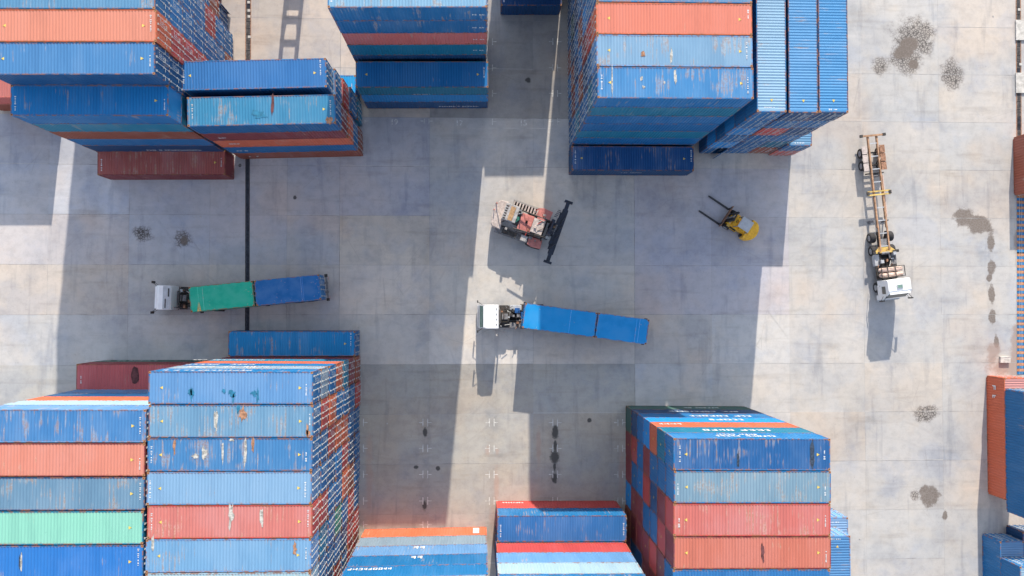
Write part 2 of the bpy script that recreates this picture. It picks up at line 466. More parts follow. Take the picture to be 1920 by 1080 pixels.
stack('blue single on the ground north of the lower left block','',None,((429.7,621),(664,621)),1,['b'],'N',
 {0:rf(shd(2,98,165,.8),'blue')},door='E',z_edge=HC)
# ---- far lower left block (BLL)
def bll_shown(i,k): return k>=5 or i==0
stack('block at the lower left corner','row back,','containers of the lower left corner block',((-34.5,767.6),(268.3,767.9)),7,
 ['lponlmw','mnobrbn','nbmbnbr','tgbnbrm','bnbmbob','lbnbrbn'],'N',
 {0:rf(sun(88,150,214,.8),'streaked blue'),1:rf(sun(252,160,140,.45),'light orange'),2:rf(sun(134,165,196,.8),'grey blue'),
  3:rf(sun(180,240,214,.35),'mint green'),4:rf(sun(56,140,228,.5),'vivid blue'),5:rf(sun(120,170,220,.5),'light blue')},
 door='E',shown=bll_shown,pitch=2.515)
# ---- two-high maroon pair behind it (D)
stack('two-high maroon pile at the left','',None,((143.5,682.5),(392,682.5)),2,['mg'],'N',
 {0:rf(shd(136,72,88,.45),'maroon')},door='E',letters={(0,0):[(-.5,1.3,7.0,.45,1)]})
# ---- bottom centre blocks
def g2(u,v,T,H=HC):    # helper: photo pixel on the ground -> keep world edge, given as pixels at ground
    return (u,v)
stack('bottom centre left block','',None,((687,992),(912,987.2)),7,['lybblyo'],'N',
 {},door=None,z_edge=0.001,letters={(0,4):[(-2.1,.5,3.6,.5,1)],(0,3):[(.3,.4,1.0,.7,1)],(0,2):[(.3,.4,1.0,.7,1)]})
stack('low bottom centre pile','',None,((930.5,939),(1155,938.5)),2,['br'],'N',
 {0:rf(sun(66,138,214,.6),'bright blue')},door='E',z_edge=0.001,letters={(0,0):[(-3.4,.6,2.0,.35,1)]})
a_=W(930.5,939); 
stack('bottom centre right block','',None,((929,986),(1153,985.5)),7,['bbplrbn'],'N',
 {},door=None,z_edge=0.001)
# ---- upper left block (A): doors to the east
stack('upper left block','row back,','containers of the upper left block',((-12.5,140.2),(287,139.6)),7,
 ['nnnnnbn','orrrwnn','bbbbbbw','bbbbrbb','bnbbbwn','nbtbnbn','bbnnbbn','nbbrbnb','bbnbbnb','nbbbnbb'],'S',
 {0:rf(sun(92,152,212,.5),'stained light blue'),1:rf(sun(252,162,138,.2),'plain light orange'),2:rf(sun(112,165,208,.8),'streaked steel blue'),
  3:rf(sun(80,140,200),'blue')},
 lean=(-0.062,0),door='E',rowshift={4:-.6,5:-1.2,6:-1.2,7:-1.2,8:-1.2,9:-1.2},shown=lambda i,k:i<8,stick=True)
stack('six-high dark blue pile at the left','',None,((22.2,217.0),(314.8,217.4)),6,['btwbnn'],'S',
 {0:rf(shd(4,92,162,.6),'deep blue')},door=None,lean=(-.07,0),letters={(0,0):[(-1,.9,5,.3,-1)],(0,1):[(-1,.6,5,.35,-1)]})
stack('maroon container alone on the ground','',None,((184.7,328.4),(423,328.0)),1,['m'],'S',{0:rf(shd(118,66,74,.8),'maroon')},door=None)
stack('short two-high pile at the left picture edge','',None,((-55,182.5),(62,182.5)),2,['sw'],'S',{0:rf(sun(225,128,122,.4),'pinkish red')},H=STD,L=6.058,door=None)
# ---- five-high pair (B), slightly turned
stack('northern five-high row of the turned pair','',None,((333.0,115.0),(613.0,108.8)),5,['bbrbt'],'N',
 {0:rf(sun(62,135,208,.25),'clean blue')},door='E',letters={(0,4):[(-5.3,.25,3.6,.3,-1)]},stick=True,lean=(.20,0))
stack('southern five-high row of the turned pair','',None,((352.6,237.2),(629,231.4)),5,['bmobw'],'S',
 {0:rf(sun(74,158,204,.85),'turquoise blue with a paint blot')},door='E',lean=(.03,0),letters={(0,2):[(-5.0,1.3,1.0,.4,-1)],(0,1):[(-5.3,1.0,.9,.35,-1)],(0,3):[(-5.3,1.0,.8,.4,-1)],(0,0):[(-5.0,1.0,1.0,.35,-1)]})
stack('low cyan end peeping between two blocks','',None,((551,141),(667,141)),1,['B'],'N',{0:rf(shd(10,120,190,.4),'cyan blue')},H=STD,L=6.058,door=None,z_edge=STD)
# ---- upper centre block (C)
stack('upper centre block','row back,','containers of the upper centre block',((612.2,14.4),(913.6,13.6)),7,
 ['bbstnbn','bbtbbnb'],'S',{0:rf(sun(160,198,232,.8),'pale blue')},door='E',
 letters={(0,6):[(4.9,1.2,.9,.25,-1)],(0,5):[(4.9,1.2,.9,.25,-1)],(0,4):[(4.9,1.2,.9,.25,-1)],(0,3):[(4.9,1.2,.9,.25,-1)]},shown=lambda i,k:i<1)
stack('three-high pile below the upper centre block','',None,((668.5,164.2),(914.5,164)),3,['tBn'],'S',
 {0:rf(shd(4,82,148,.35),'dark blue')},H=STD,door=None,letters={(0,0):[(1.2,.7,3.8,.3,-1)],(0,2):[(-1.0,.2,1.6,.15,-1)]},stick=True)
# ---- single short container at the top and the taller piles just outside the frame behind it
stack('short container at the top edge of the lane','',None,((940.3,28.3),(1048,28.3)),1,['n'],'S',
 {0:rf(shd(2,48,100,.3),'dark blue')},H=STD,L=6.058,door=None,z_edge=0.001)
stack('pile just north of the short lane container','',None,((940.3,-19),(1048,-19)),3,['nbb'],'S',{},L=6.058,door=None,z_edge=0.001)
stack('pile furthest north in the lane','',None,((940.3,-152),(1052,-152)),4,['nbnb'],'S',{},L=6.058,door=None,z_edge=0.001)
# ---- upper right block (MT): doors to the west
stack('upper right block','row back,','containers of the upper right block',((1118.5,183.8),(1412.6,185.6)),7,
 ['btbbtbb','lbnwbmb','ormbnwb','bbBwbnw','mwbbngb','bnrbwbn','bwbnobb','nbbrbnb','bbnbbnb'],'S',
 {0:rf(sun(84,158,222,.8),'scuffed blue'),1:rf(sun(158,190,226,.85),'chalky light blue'),2:rf(sun(255,150,128,.25),'light orange'),
  3:rf(sun(120,160,205,.8),'grey blue'),4:rf(sun(80,140,200),'blue')},
 door='W',lean=(0,0),stick=True,shown=lambda i,k:i<7)
stack('deep blue container on the ground in front','',None,((1071,319.3),(1302.5,320.6)),1,['n'],'S',
 {0:rf(shd(0,54,112,.75),'deep navy blue')},H=HC,door=None,z_edge=HC,stick=True,letters={(0,0):[(-1,1.6,2,.2,-1)]})
# ---- the blocks that stand north-south
def vcol(u_w,v_s,T,codes,phrase,roof=None,rname=None,H=HC,L=12.192,end='S',width=None,group=None,openleaf=None,lean=(0,0),z_edge=None,stick=None,letters={},u_e=None,shift={}):
    zt=T*H if z_edge is None else z_edge
    a=W(u_w,v_s,zt) if u_e is None else W(u_e,v_s,zt)-Vector((WID,0,0))
    for k in range(T):
        code=codes[T-1-k]; top=k==T-1; s=shift.get(k,0)
        cy=(a.y+L/2 if end=='S' else a.y-L/2)
        p=Vector((a.x+WID/2+lean[0]*(T-1-k)+random.uniform(-.03,.03),cy+s+random.uniform(-.03,.03),k*H+.004*k))
        tier='top' if top else ORD[k]+(' tier' if k else ' level')
        nm=rname if (top and rname) else PAL[code][0]
        r=container(p,-math.pi/2 if end=='S' else math.pi/2,L,H,code,roof if top else None,True,f"{nm} container, {tier}, {phrase}",group,top,stick=stick if top else None,letters=letters.get(k))
        if openleaf and k==0: swing(r,*openleaf)
def swing(root,s,ang):
    for ch in root.children:
        if ch.name.startswith('door') and (ch.scale.y>0)==(s>0):
            hy=WID/2; hx=abs(ch.location.x); dw=hy-.09
            h=Vector((ch.location.x,s*(hy-.09),ch.location.z)); r=Matrix.Rotation(ang,3,'Z')@Vector((0,s*dw,0))
            ch.location=h-r; ch.rotation_euler=(0,0,ang); ch['label']='door leaf standing open'
VG='north-south containers of the upper right block'
vcol(1420,210.4,6,'bbBbBb','western column of the north-south block',sun(182,212,245,.6),'light blue',group=VG,openleaf=(1,R(32)),stick=True)
vcol(1478.4,210.6,6,'nbrbbb','middle column of the north-south block',sun(112,176,234,.6),'mid blue',group=VG,stick=True)
vcol(1535.2,210.4,6,'nbnbtw','eastern column of the north-south block',sun(92,168,230,.6),'strong blue',group=VG,stick=True)
vcol(0,273.3,2,'bs','two-high column east of the north-south block',sun(128,176,220,.6),'light blue',H=STD,u_e=1522.8)
# right of the lower right block
vcol(0,970,2,'lb','pile right of the lower right block',None,None,H=HC,L=6.058,end='N',u_e=1590,group=None)
vcol(0,1005,3,'lbb','taller pile right of the lower right block',sun(104,160,220,.4),'blue ribbed',H=HC,end='N',u_e=1594.4,shift={})
# right picture edge
vcol(1900.8,366,1,'w','right picture edge near the drain',sun(205,110,90,.4),None,H=STD,L=6.058,z_edge=0.001)
def edge_pile(pts,codes,phrase,shifts,roof=None,letters={}):
    (uw,vn,vs)=pts; a=W(uw,vn,0); c=W(uw-3,vs,0); L=12.192
    for k,code in enumerate(codes[::-1]):
        p=Vector((a.x+WID/2+shifts[k][0],a.y-L/2+shifts[k][1],k*(HC+.004)))
        top=k==len(codes)-1
        container(p,math.pi/2,L,HC,code,roof if top else None,True,f"{PAL[code][0]} container, {'upper' if k else 'lower'} of {phrase}",None,top,letters=letters.get(k))
edge_pile((1848.7,704,930),'bo','the pair at the right edge below the drain',[(0,0),(0.0,-1.1)],sun(200,215,230,.5),
  letters={0:[(5.2,1.0,1.1,.55,1)]})
edge_pile((1841,1000,1200),'bb','the pair at the lower right corner',[(0,0),(0,-1.55)],sun(185,205,230,.5),letters={})
vcol(1886,984,1,'n','behind the lower right corner pair',shd(10,60,130,.4),None,H=STD,L=6.058,end='N',z_edge=0.001,width=None)
# hidden inner containers, never seen: one simple mass, with added light-blocking boxes
hb=MB()
for p,ang,L,H,k in HIDDEN:
    Mx=Matrix.Translation((p.x,p.y,k*H+.004*k)) @ Matrix.Rotation(ang,4,'Z')
    hb.box(-L/2+.02,L/2-.02,-WID/2+.02,WID/2-.02,.03,H-.03,'cab_grey',Mx)
simple('inner_blue',(.012,.09,.26),.6)
for cx_ in (22.35,24.88,27.38):          # unseen boxes added north of the block to stop a sunlit slit
    for k in range(6): hb.box(cx_-WID/2,cx_+WID/2,28.6,40.8,k*HC+.03,k*HC+HC-.03,'cab_grey')
hb.mats=['inner_blue']
hb.obj('container_mass',label='inner containers buried inside the tall blocks, and added unseen shadow-casting boxes',cat='shipping containers',kind='stuff')
for o in list(COL.objects):
    if o.get('category')=='shipping container' and 'sixth row back, upper left' in o['label'] and 'ground' in o['label']: swing(o,-1,R(-122))

def patch(lab,px,py,rx,ry,mat,name='colour_patch',seed=1,zoff=.004,n=14,jag=.3):
    """irregular worn or dark patch lying on the roof of the container whose label contains lab"""
    for o in COL.objects:
        if o.get('category')=='shipping container' and lab in o['label']:
            H_=max(c.location.z for c in o.children if c.name.startswith('corner_casting'))
            z=o.location.z+H_-.012; p=W(px,py,z); rr=random.Random(seed); mb=MB()
            loc=Matrix.Translation(o.location)@Matrix.Rotation(o.rotation_euler.z,4,'Z')
            pts=[]
            for i in range(n):
                a=2*math.pi*i/n; k=1+rr.uniform(-jag,jag)
                q=loc.inverted()@Vector((p.x+rx/(24 if mat!='cream_patch' else 38)*k*math.cos(a),p.y+ry/24*k*math.sin(a),z)); pts.append((q.x,q.y))
            zz=H_-.012+zoff
            mb.prism(pts,zz,zz+.004,mat,'z'); mb.obj(name,o); return
simple('rust_patch',(.33,.17,.10),.8,var=.5,scale=5); simple('cream_patch',(.40,.39,.36),.7,var=.5,scale=5)
simple('blot_teal',(.02,.16,.28),.6,var=.3,scale=4); simple('dark_patch',(.03,.05,.085),.7,var=.5,scale=6); simple('dark_red_patch',(.10,.035,.038),.8,var=.6,scale=3)  # the last is a plain dark red for dark roof marks
patch('turquoise',487,215,13,10,'blot_teal',seed=4,n=16,jag=.5); patch('turquoise',511,197,3,19,'dark_red_patch',seed=5); patch('turquoise',617,225,6,8,'rust_patch',seed=6,jag=.5)
patch('maroon container, top, two-high',253,704,9,21,'dark_red_patch',seed=7,jag=.12)  # darker red mark across part of the maroon roof
patch('streaked blue container, top, first row back, lower right',1523,852,4,28,'dark_patch',seed=8,jag=.15)
patch('streaked blue container, top, first row back, lower right',1384,862,2.5,15,'dark_patch',seed=9)
patch('dented',1430,1036,3.5,15,'dark_red_patch',seed=10,jag=.4)
for x_,y_,a_,c_,m_,k_ in ((327,838,2.5,14,'rust_patch',1),(383,850,7,12,'cream_patch',2),(366,855,10,4,'cream_patch',3),(418,848,3,24,'cream_patch',4),(460,850,4,22,'cream_patch',5),(474,832,2.5,14,'rust_patch',6),(434,825,8,3,'cream_patch',7)):
    patch('rust scraped mid blue',x_,y_,a_,c_,m_,seed=k_,jag=.4)
for x_,y_,a_,c_,m_,k_ in ((405,790,6,20,'cream_patch',1),(455,775,6,12,'rust_patch',2),(446,768,3,9,'blot_teal',3),(577,812,4,6,'rust_patch',4),(576,808,2,12,'rust_patch',5)):
    patch('rust streaked light blue',x_,y_,a_,c_,m_,seed=k_+20,jag=.4)
for x_,y_,a_,c_,k_ in ((359,735,6,5,1),(359,742,2,14,2),(435,738,7,6,3),(437,746,2,9,4),(483,740,2.5,18,5),(476,738,5,5,6),(419,733,4,4,7)):
    patch('sky blue blotched',x_,y_,a_,c_,'blot_teal',seed=k_+40,jag=.5)
for x_,y_,a_,c_,m_,k_ in ((287,1018,4,14,'cream_patch',1),(553,1030,3,12,'rust_patch',2)): patch('powder blue',x_,y_,a_,c_,m_,seed=k_+50,jag=.4)
for x_,y_,a_,c_,m_,k_ in ((490,970,9,16,'cream_patch',1),(433,966,12,20,'cream_patch',2)): patch('salmon pink container, top',x_,y_,a_*.6,c_,m_,seed=k_+60,jag=.5)
for x_,y_,a_,c_,m_,k_ in ((1266,146,5,12,'cream_patch',1),(1203,147,4,4,'cream_patch',2),(1246,155,3,3,'cream_patch',3),(1207,163,4,3,'cream_patch',4),(1148,150,2,26,'cream_patch',5)): patch('scuffed blue',x_,y_,a_,c_,m_,seed=k_+70,jag=.4)
for x_,y_,a_,c_,m_,k_ in ((1259,105,4,14,'cream_patch',1),(1206,102,4,5,'rust_patch',2)): patch('chalky light blue',x_,y_,a_,c_,m_,seed=k_+80,jag=.4)
patch('vivid blue',40,1055,3,18,'cream_patch',seed=90,jag=.2); patch('vivid blue',37,1055,1.4,12,'dark_patch',seed=91,zoff=.009)
# ================================================================== GROUND
XS=[-700,-560,-420,-300,-190,-60,88,240,392,537,636,805,1000,1190,1335,1480,1620,1765,1905,2050,2200,2400,2600]
xs=[W(x,576).x for x in XS]; ys=[-0.754+5.02*k for k in range(-14,15)]
xs=[-900]+xs+[900]; ys=[-900]+ys+[900]
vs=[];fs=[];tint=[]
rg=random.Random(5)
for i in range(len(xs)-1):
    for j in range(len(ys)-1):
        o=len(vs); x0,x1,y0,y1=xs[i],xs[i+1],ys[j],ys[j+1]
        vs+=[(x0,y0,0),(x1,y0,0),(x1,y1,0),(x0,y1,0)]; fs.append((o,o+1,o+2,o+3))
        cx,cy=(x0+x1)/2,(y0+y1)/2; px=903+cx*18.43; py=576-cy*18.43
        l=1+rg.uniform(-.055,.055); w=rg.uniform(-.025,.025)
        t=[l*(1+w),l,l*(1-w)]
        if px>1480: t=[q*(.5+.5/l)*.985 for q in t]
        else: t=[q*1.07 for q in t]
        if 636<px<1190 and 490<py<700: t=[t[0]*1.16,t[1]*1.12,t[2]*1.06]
        if px<640 and 260<py<500: t=[t[0]*.90,t[1]*.95,t[2]*1.06]  # cooler tone of the shaded area put into the slab colour
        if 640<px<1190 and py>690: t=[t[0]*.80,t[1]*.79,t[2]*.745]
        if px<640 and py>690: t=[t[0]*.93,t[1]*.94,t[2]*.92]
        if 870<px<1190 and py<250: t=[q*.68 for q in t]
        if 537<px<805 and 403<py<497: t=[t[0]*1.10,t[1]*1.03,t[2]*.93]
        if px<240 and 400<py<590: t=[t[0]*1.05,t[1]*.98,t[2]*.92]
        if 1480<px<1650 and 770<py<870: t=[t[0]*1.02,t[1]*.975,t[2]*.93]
        if 1190<px<1480 and 300<py<600: t=[t[0]*.94,t[1]*.95,t[2]*1.05]  # slab colour cooled here as well, to carry the shade tone
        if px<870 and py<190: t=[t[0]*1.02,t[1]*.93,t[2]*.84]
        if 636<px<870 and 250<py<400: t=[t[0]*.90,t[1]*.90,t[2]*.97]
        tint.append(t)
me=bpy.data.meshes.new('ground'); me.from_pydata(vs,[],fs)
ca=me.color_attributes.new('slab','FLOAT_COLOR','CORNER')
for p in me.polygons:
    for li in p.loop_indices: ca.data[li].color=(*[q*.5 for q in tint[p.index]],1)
m,nt,bs=new_mat('yard_concrete'); b=NB(nt)
tc=b.n('ShaderNodeTexCoord'); P=tc.outputs['Object']
at=b.n('ShaderNodeAttribute',attribute_name='slab')
n0=b.noise(P,.045,3); n1=b.noise(P,.22,4,.6); n2=b.noise(P,1.1,5,.65); n3=b.noise(P,7.0,4,.7)
Pd=b.vm('MULTIPLY',P,(1,.12,1)).outputs[0]; Pe=b.vm('MULTIPLY',P,(.12,1,1)).outputs[0]
nd=b.noise(Pd,.9,3,.6); ne=b.noise(Pe,.9,3,.6)
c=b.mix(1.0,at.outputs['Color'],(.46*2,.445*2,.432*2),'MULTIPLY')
def dk(c,f,k): return b.mix(f,c,b.mix(1.0,c,k,'MULTIPLY'))
c=dk(c,b.ramp(n0,.62,.36),(.88,.90,.93)); c=dk(c,b.ramp(n1,.36,.66),(1.07,1.05,1.02)); c=dk(c,b.ramp(n1,.50,.30),(.88,.89,.91))
c=dk(c,b.ramp(n2,.60,.30),(.885,.885,.89)); c=dk(c,b.ramp(n3,.56,.74),(.80,.79,.78)); c=dk(c,b.ramp(n3,.42,.25),(1.12,1.11,1.10)); c=dk(c,b.ramp(b.noise(P,2.6,5,.75),.60,.72),(.80,.80,.81))
c=dk(c,b.ramp(nd,.56,.68),(.86,.87,.89)); c=dk(c,b.ramp(ne,.56,.70),(.90,.89,.88)); c=dk(c,b.ramp(ne,.40,.30),(1.07,1.06,1.05))
nb_=b.noise(b.vm('ADD',P,(11,83,0)).outputs[0],.13,5,.65); c=dk(c,b.ramp(nb_,.50,.62),(1.035,1.0,.955)); c=dk(c,b.ramp(nb_,.48,.38),(.90,.935,1.0))
# warm dust patches
c=dk(c,b.ramp(b.noise(b.vm('ADD',P,(41,7,0)).outputs[0],.09,3),.52,.66),(1.05,.98,.92))
warp=b.m('MULTIPLY',b.m('SUBTRACT',b.noise(P,.55,4,.75),.5),2.4)
warp2=b.m('MULTIPLY',b.m('SUBTRACT',b.noise(P,2.2,3,.7),.5),1.3)
def spot(px,py,rx,ry,soft=.25,w=warp):
    q=W(px,py); v=b.vm('SUBTRACT',P,tuple(q)).outputs[0]
    v=b.vm('MULTIPLY',v,(18.4/rx,18.4/ry,0)).outputs[0]
    ln=b.vm('LENGTH',v).outputs['Value']
    return b.ramp(b.m('ADD',ln,w),1.0+soft,1.0-soft)
def group(lst,soft=.25,w=warp):
    r=None
    for s in lst:
        k=spot(*s,soft=soft,w=w); r=k if r is None else b.m('MAXIMUM',r,k)
    return r
# faint wide staining
c=dk(c,b.m('MULTIPLY',group([(800,560,16,330),(925,860,12,140),(1041,860,10,110),(1238,330,60,60),(720,420,80,40),(1000,330,40,30),(560,300,60,30),(985,150,10,120),(175,350,18,70),(1130,360,60,30),(280,560,90,30)],.9),.40),(.72,.73,.76))
# damaged concrete: fractured cells
cr=group([(1712,75,34,34),(1700,105,30,30),(1735,60,18,16),(1785,140,17,26),(343,450,13,16),(267,438,15,12),(1735,775,22,14),(1650,125,14,14),(1715,930,8,10)],.45)
vd=b.vor(b.vm('ADD',P,b.vm('SCALE',P,(0,0,0)).outputs[0]).outputs[0],1.9,'DISTANCE_TO_EDGE')
edge=b.m('MULTIPLY',b.ramp(vd,.13,.05),b.m('MULTIPLY',cr,.92))
c=dk(c,b.m('MULTIPLY',cr,.85),(.66,.62,.59))
c=b.mix(edge,c,(.085,.078,.075))
core=group([(1705,88,16,20),(1690,98,14,12),(345,452,7,10),(1808,408,20,18),(1835,420,24,16),(1858,455,7,16),(1858,500,8,12),(1855,522,5,7),(1859,548,6,18),(1860,595,6,12),(1868,640,5,14),(1742,930,17,20),(1772,965,6,12),(1714,120,10,8)],.22)
c=b.mix(b.m('MULTIPLY',core,.88),c,(.14,.115,.10))
edge2=b.m('MULTIPLY',b.ramp(vd,.10,.03),core)
c=b.mix(b.m('MULTIPLY',edge2,.25),c,(.34,.31,.29))
brown=group([(1862,668,10,24),(1880,690,26,14),(1905,650,10,40),(1902,690,18,20),(1867,655,8,12),(1906,455,7,20)],.4)
c=b.mix(b.m('MULTIPLY',brown,.7),c,(.27,.20,.17))
oil=group([(797,811,4,8),(1041,811,6,13),(1040,857,8,12),(1041,835,3,12),(1040,897,5,10),(1040,875,2.5,10),(796,948,4,9),(1105,788,4,4),(990,150,5,5),(821,878,4,4),(780,876,4,3),(553,370,3,4),(450,310,3,3)],.3,warp2)
c=b.mix(b.m('MULTIPLY',oil,.85),c,(.045,.045,.045))
rustm=group([(692,880,6,60),(915,845,4,8),(932,845,3,6),(931,915,4,30),(925,985,6,40),(1166,890,5,50),(1010,840,4,40)],.6)
c=b.mix(b.m('MULTIPLY',rustm,.26),c,(.48,.25,.17))
# hairline cracks
Pw=b.vm('ADD',P,b.vm('SCALE',b.n('ShaderNodeTexNoise').outputs['Color'],(0,0,0),1.2).outputs[0])
cv=b.vor(Pw.outputs[0],.16,'DISTANCE_TO_EDGE')
c=b.mix(b.m('MULTIPLY',b.m('MULTIPLY',b.ramp(cv,.006,.001),b.ramp(b.noise(P,.12,2),.52,.62)),.25),c,(.22,.21,.20))
# curved tyre marks
def ring(px,py,r,wd,ang0,ang1):
    q=W(px,py); v=b.vm('SUBTRACT',P,tuple(q)).outputs[0]; ln=b.vm('LENGTH',v).outputs['Value']
    sx=b.n('ShaderNodeSeparateXYZ'); b.lk(v,sx.inputs[0])
    an=b.m('ARCTAN2',sx.outputs[1],sx.outputs[0])
    a=b.m('MULTIPLY',b.ramp(an,ang0,ang0+.25),b.ramp(an,ang1,ang1-.25))
    d=b.m('ABSOLUTE',b.m('SUBTRACT',b.m('ABSOLUTE',b.m('SUBTRACT',ln,r)),.95))
    return b.m('MULTIPLY',b.ramp(d,wd,wd*.3),a)
tm=None
for a in [(700,720,7.5,.16,-.6,1.6),(760,640,11,.18,-2.4,-.4),(1400,300,10,.2,-1.4,.3),(1480,180,15,.2,-1.6,-.3),(1500,620,9,.16,.2,1.9),(1560,760,8,.2,-.4,1.5),(1760,600,9,.18,1.8,3.0),(300,640,9,.16,0.1,1.7),(120,560,13,.2,-.3,1.0),(1660,950,8,.2,.8,2.6),(650,420,10,.15,-1.2,.2),(1700,500,14,.18,-1.9,-.6)]:
    k=ring(*a); tm=k if tm is None else b.m('MAXIMUM',tm,k)
c=dk(c,b.m('MULTIPLY',b.m('MULTIPLY',tm,b.ramp(n2,.42,.62)),.42),(.76,.76,.78))
b.lk(c,bs.inputs['Base Color']); bs.inputs['Roughness'].default_value=.93; bs.inputs['Specular IOR Level'].default_value=.15
bp=b.n('ShaderNodeBump'); bp.inputs['Strength'].default_value=.25; bp.inputs['Distance'].default_value=.02
b.lk(n3,bp.inputs['Height']); b.lk(bp.outputs[0],bs.inputs['Normal'])
me.materials.append(m)
link('ground',me,kind='structure')
# expansion joints between slabs
mb=MB(); rj=random.Random(3)
def strip(x0,y0,x1,y1,w,z,mat,segs=1):
    a=Vector((x0,y0,0));c_=Vector((x1,y1,0)); d=(c_-a).normalized(); n=Vector((-d.y,d.x,0))
    for i in range(segs):
        p=a.lerp(c_,i/segs)+n*rj.uniform(-.012,.012); q=a.lerp(c_,(i+1)/segs)+n*rj.uniform(-.012,.012); ww=w*rj.uniform(.6,1.25)
        mb.add([p+n*ww/2+Vector((0,0,z)),p-n*ww/2+Vector((0,0,z)),q-n*ww/2+Vector((0,0,z)),q+n*ww/2+Vector((0,0,z))],[(0,1,2,3)],mat)
for y in ys[1:-1]:
    for i in range(1,len(xs)-2):
        if rj.random()<.86: strip(xs[i],y,xs[i+1],y,rj.choice((.022,.028,.04)),.004,'joint_dark',4)
        if rj.random()<.15: strip(xs[i],y+.06,xs[i+1],y+.06,.03,.004,'joint_pale',3)
pr={0:.3}
for i in range(1,len(xs)-1):
    strong=abs(xs[i]-W(1190,576).x)<.1 or abs(xs[i]-W(636,576).x)<.1
    for j in range(1,len(ys)-2):
        if rj.random()<(1 if strong else .6): strip(xs[i],ys[j],xs[i],ys[j+1],.045 if strong else .02,.0045,'joint_dark',3)
mb.obj('slab_joints',kind='structure')
# painted slot marks
mb=MB(); rj=random.Random(9)
def tmark(px,py,l=True,r=True,k=1.0):
    q=W(px,py); z=.0055
    for s,on in ((-1,l),(1,r)):
        if not on: continue
        x=q.x+s*.24; mb.box(x-.035,x+.035,q.y-.38*k,q.y+.38*k,z-.001,z,'white_paint')
        x0,x1=sorted((x+s*.04,x+s*.40)); mb.box(x0,x1,q.y-.03,q.y+.03,z-.001,z,'white_paint')
for py in (792.3,840.7,889.6,939.2,984):
    for px,l,r in ((677,False,True),(797.5,True,True),(922,True,True),(1041,True,True),(1163,True,True)):
        if py>980 and px>900: continue
        tmark(px,py,l,r,.9 if px>1100 else 1)
for py in (78,127,175,228):
    for px in (919,1041): tmark(px,py,px>1000,True,.9)
for px in (680,800): tmark(px,227,True,True,.6)
q=W(915,240); e=W(1036,236); mb.box(q.x,e.x,q.y-.03,q.y+.03,.0045,.0055,'yellow_line' if 'yellow_line' in M else 'joint_pale')
simple('slot_paint',(.62,.61,.58),.7,var=.35,scale=4)
mb.mats=[('slot_paint' if k=='white_paint' else k) for k in mb.mats]
mb.obj('slot_markings',kind='structure')
for txt,px,py in (('19',739,229),('17',861,231),('15',981,231)):
    cu=bpy.data.curves.new('t','FONT'); cu.body=txt; cu.size=.80; cu.align_x='CENTER'; cu.align_y='CENTER'; cu.offset=.014
    t_=bpy.data.objects.new('t',cu); COL.objects.link(t_)
    bpy.context.view_layer.update(); me2=bpy.data.meshes.new_from_object(t_.evaluated_get(bpy.context.evaluated_depsgraph_get()))
    bpy.data.objects.remove(t_); me2.materials.clear(); me2.materials.append(M['slot_paint'])
    p=W(px,py); link('painted_number',me2,None,(p.x,p.y,.006),kind='structure')

# ---- drains
def drain(name,label,px,y0,y1,wpx,style):
    a=W(px[0],y0);c_=W(px[1],y1); w=wpx/18.4
    r=thing(name,label,'drain',(a.x,a.y,0)); L=(c_-a).length; ang=math.atan2(c_.y-a.y,c_.x-a.x); r.rotation_euler=(0,0,ang)
    mb=MB(); mb.box(0,L,-w/2,w/2,.004,.009,'drain_black'); mb.obj('channel',r)  # flat black strip painted in for the shade of a recess
    rr=random.Random(len(label))
    if style=='slot':
        mb=MB()
        for y in (-w*.16,w*.20): mb.box(0,L,y-.018,y+.018,.010,.03,'drain_bar')
        for s in (-1,1): mb.box(0,L,s*w/2-.025,s*w/2+.025,.0095,.02,'concrete_dark')
        mb.obj('cover_rail',r)
    if style=='broken':
        mb=MB(); x=0
        while x<L:
            l=rr.uniform(.5,.95)
            if rr.random()<.85:
                mb.box(x,x+l,-w*.42,w*.42,.010,.03,'concrete_dark')
                for y in (-.2,0,.2): mb.box(x+.05,x+l-.05,y*w-.02,y*w+.02,.031,.04,'drain_black')
            if rr.random()<.3: mb.box(x+.1,x+.35,-.12,.16,.042,.06,'concrete_pale',Matrix.Rotation(.02,4,'Z'))
            x+=l+.08
        for s in (-1,1): mb.box(0,L,s*w/2-.04,s*w/2+.04,.0095,.02,'rust_edge')
        mb.obj('broken_cover',r)
    if style=='grate':
        mb=MB(); x=0; i=0
        while x<L:
            mb.box(x,min(L,x+.28),-w/2,w/2,.010,.035,'grate_blue' if i%2 else 'grate_orange',None); x+=.30; i+=1
            if rr.random()<.05: x+=.12
        for y in (-.12,.10): mb.box(0,L,y-.012,y+.012,.036,.05,'joint_pale')
        mb.obj('painted_grate',r)
    return r
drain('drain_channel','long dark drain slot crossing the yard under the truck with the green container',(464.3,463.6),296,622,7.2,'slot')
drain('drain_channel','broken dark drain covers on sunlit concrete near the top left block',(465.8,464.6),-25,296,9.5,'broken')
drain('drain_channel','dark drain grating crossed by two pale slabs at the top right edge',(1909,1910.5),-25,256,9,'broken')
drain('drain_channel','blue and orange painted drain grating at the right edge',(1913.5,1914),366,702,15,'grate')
for (y0,y1,lab) in ((38,76,'upper pale concrete slab bridging the right drain'),(137,175,'lower pale concrete slab bridging the right drain')):
    a=W(1903,y0);c_=W(1924,y1); mb=MB(); mb.box(a.x,c_.x,c_.y,a.y,.045,.16,'concrete_pale')
    o=mb.obj('concrete_slab',None,.015,label=lab,cat='concrete slab')
a=W(1873,668); c_=W(1892,680); mb=MB(); mb.box(a.x,c_.x,c_.y,a.y,.0,.26,'concrete_pale'); mb.box(a.x+.3,c_.x+.05,a.y-.06,a.y-.02,.262,.29,'chassis_dark')
mb.obj('concrete_block',None,.02,label='small grey concrete block in the brown dirt patch at the right',cat='concrete block')
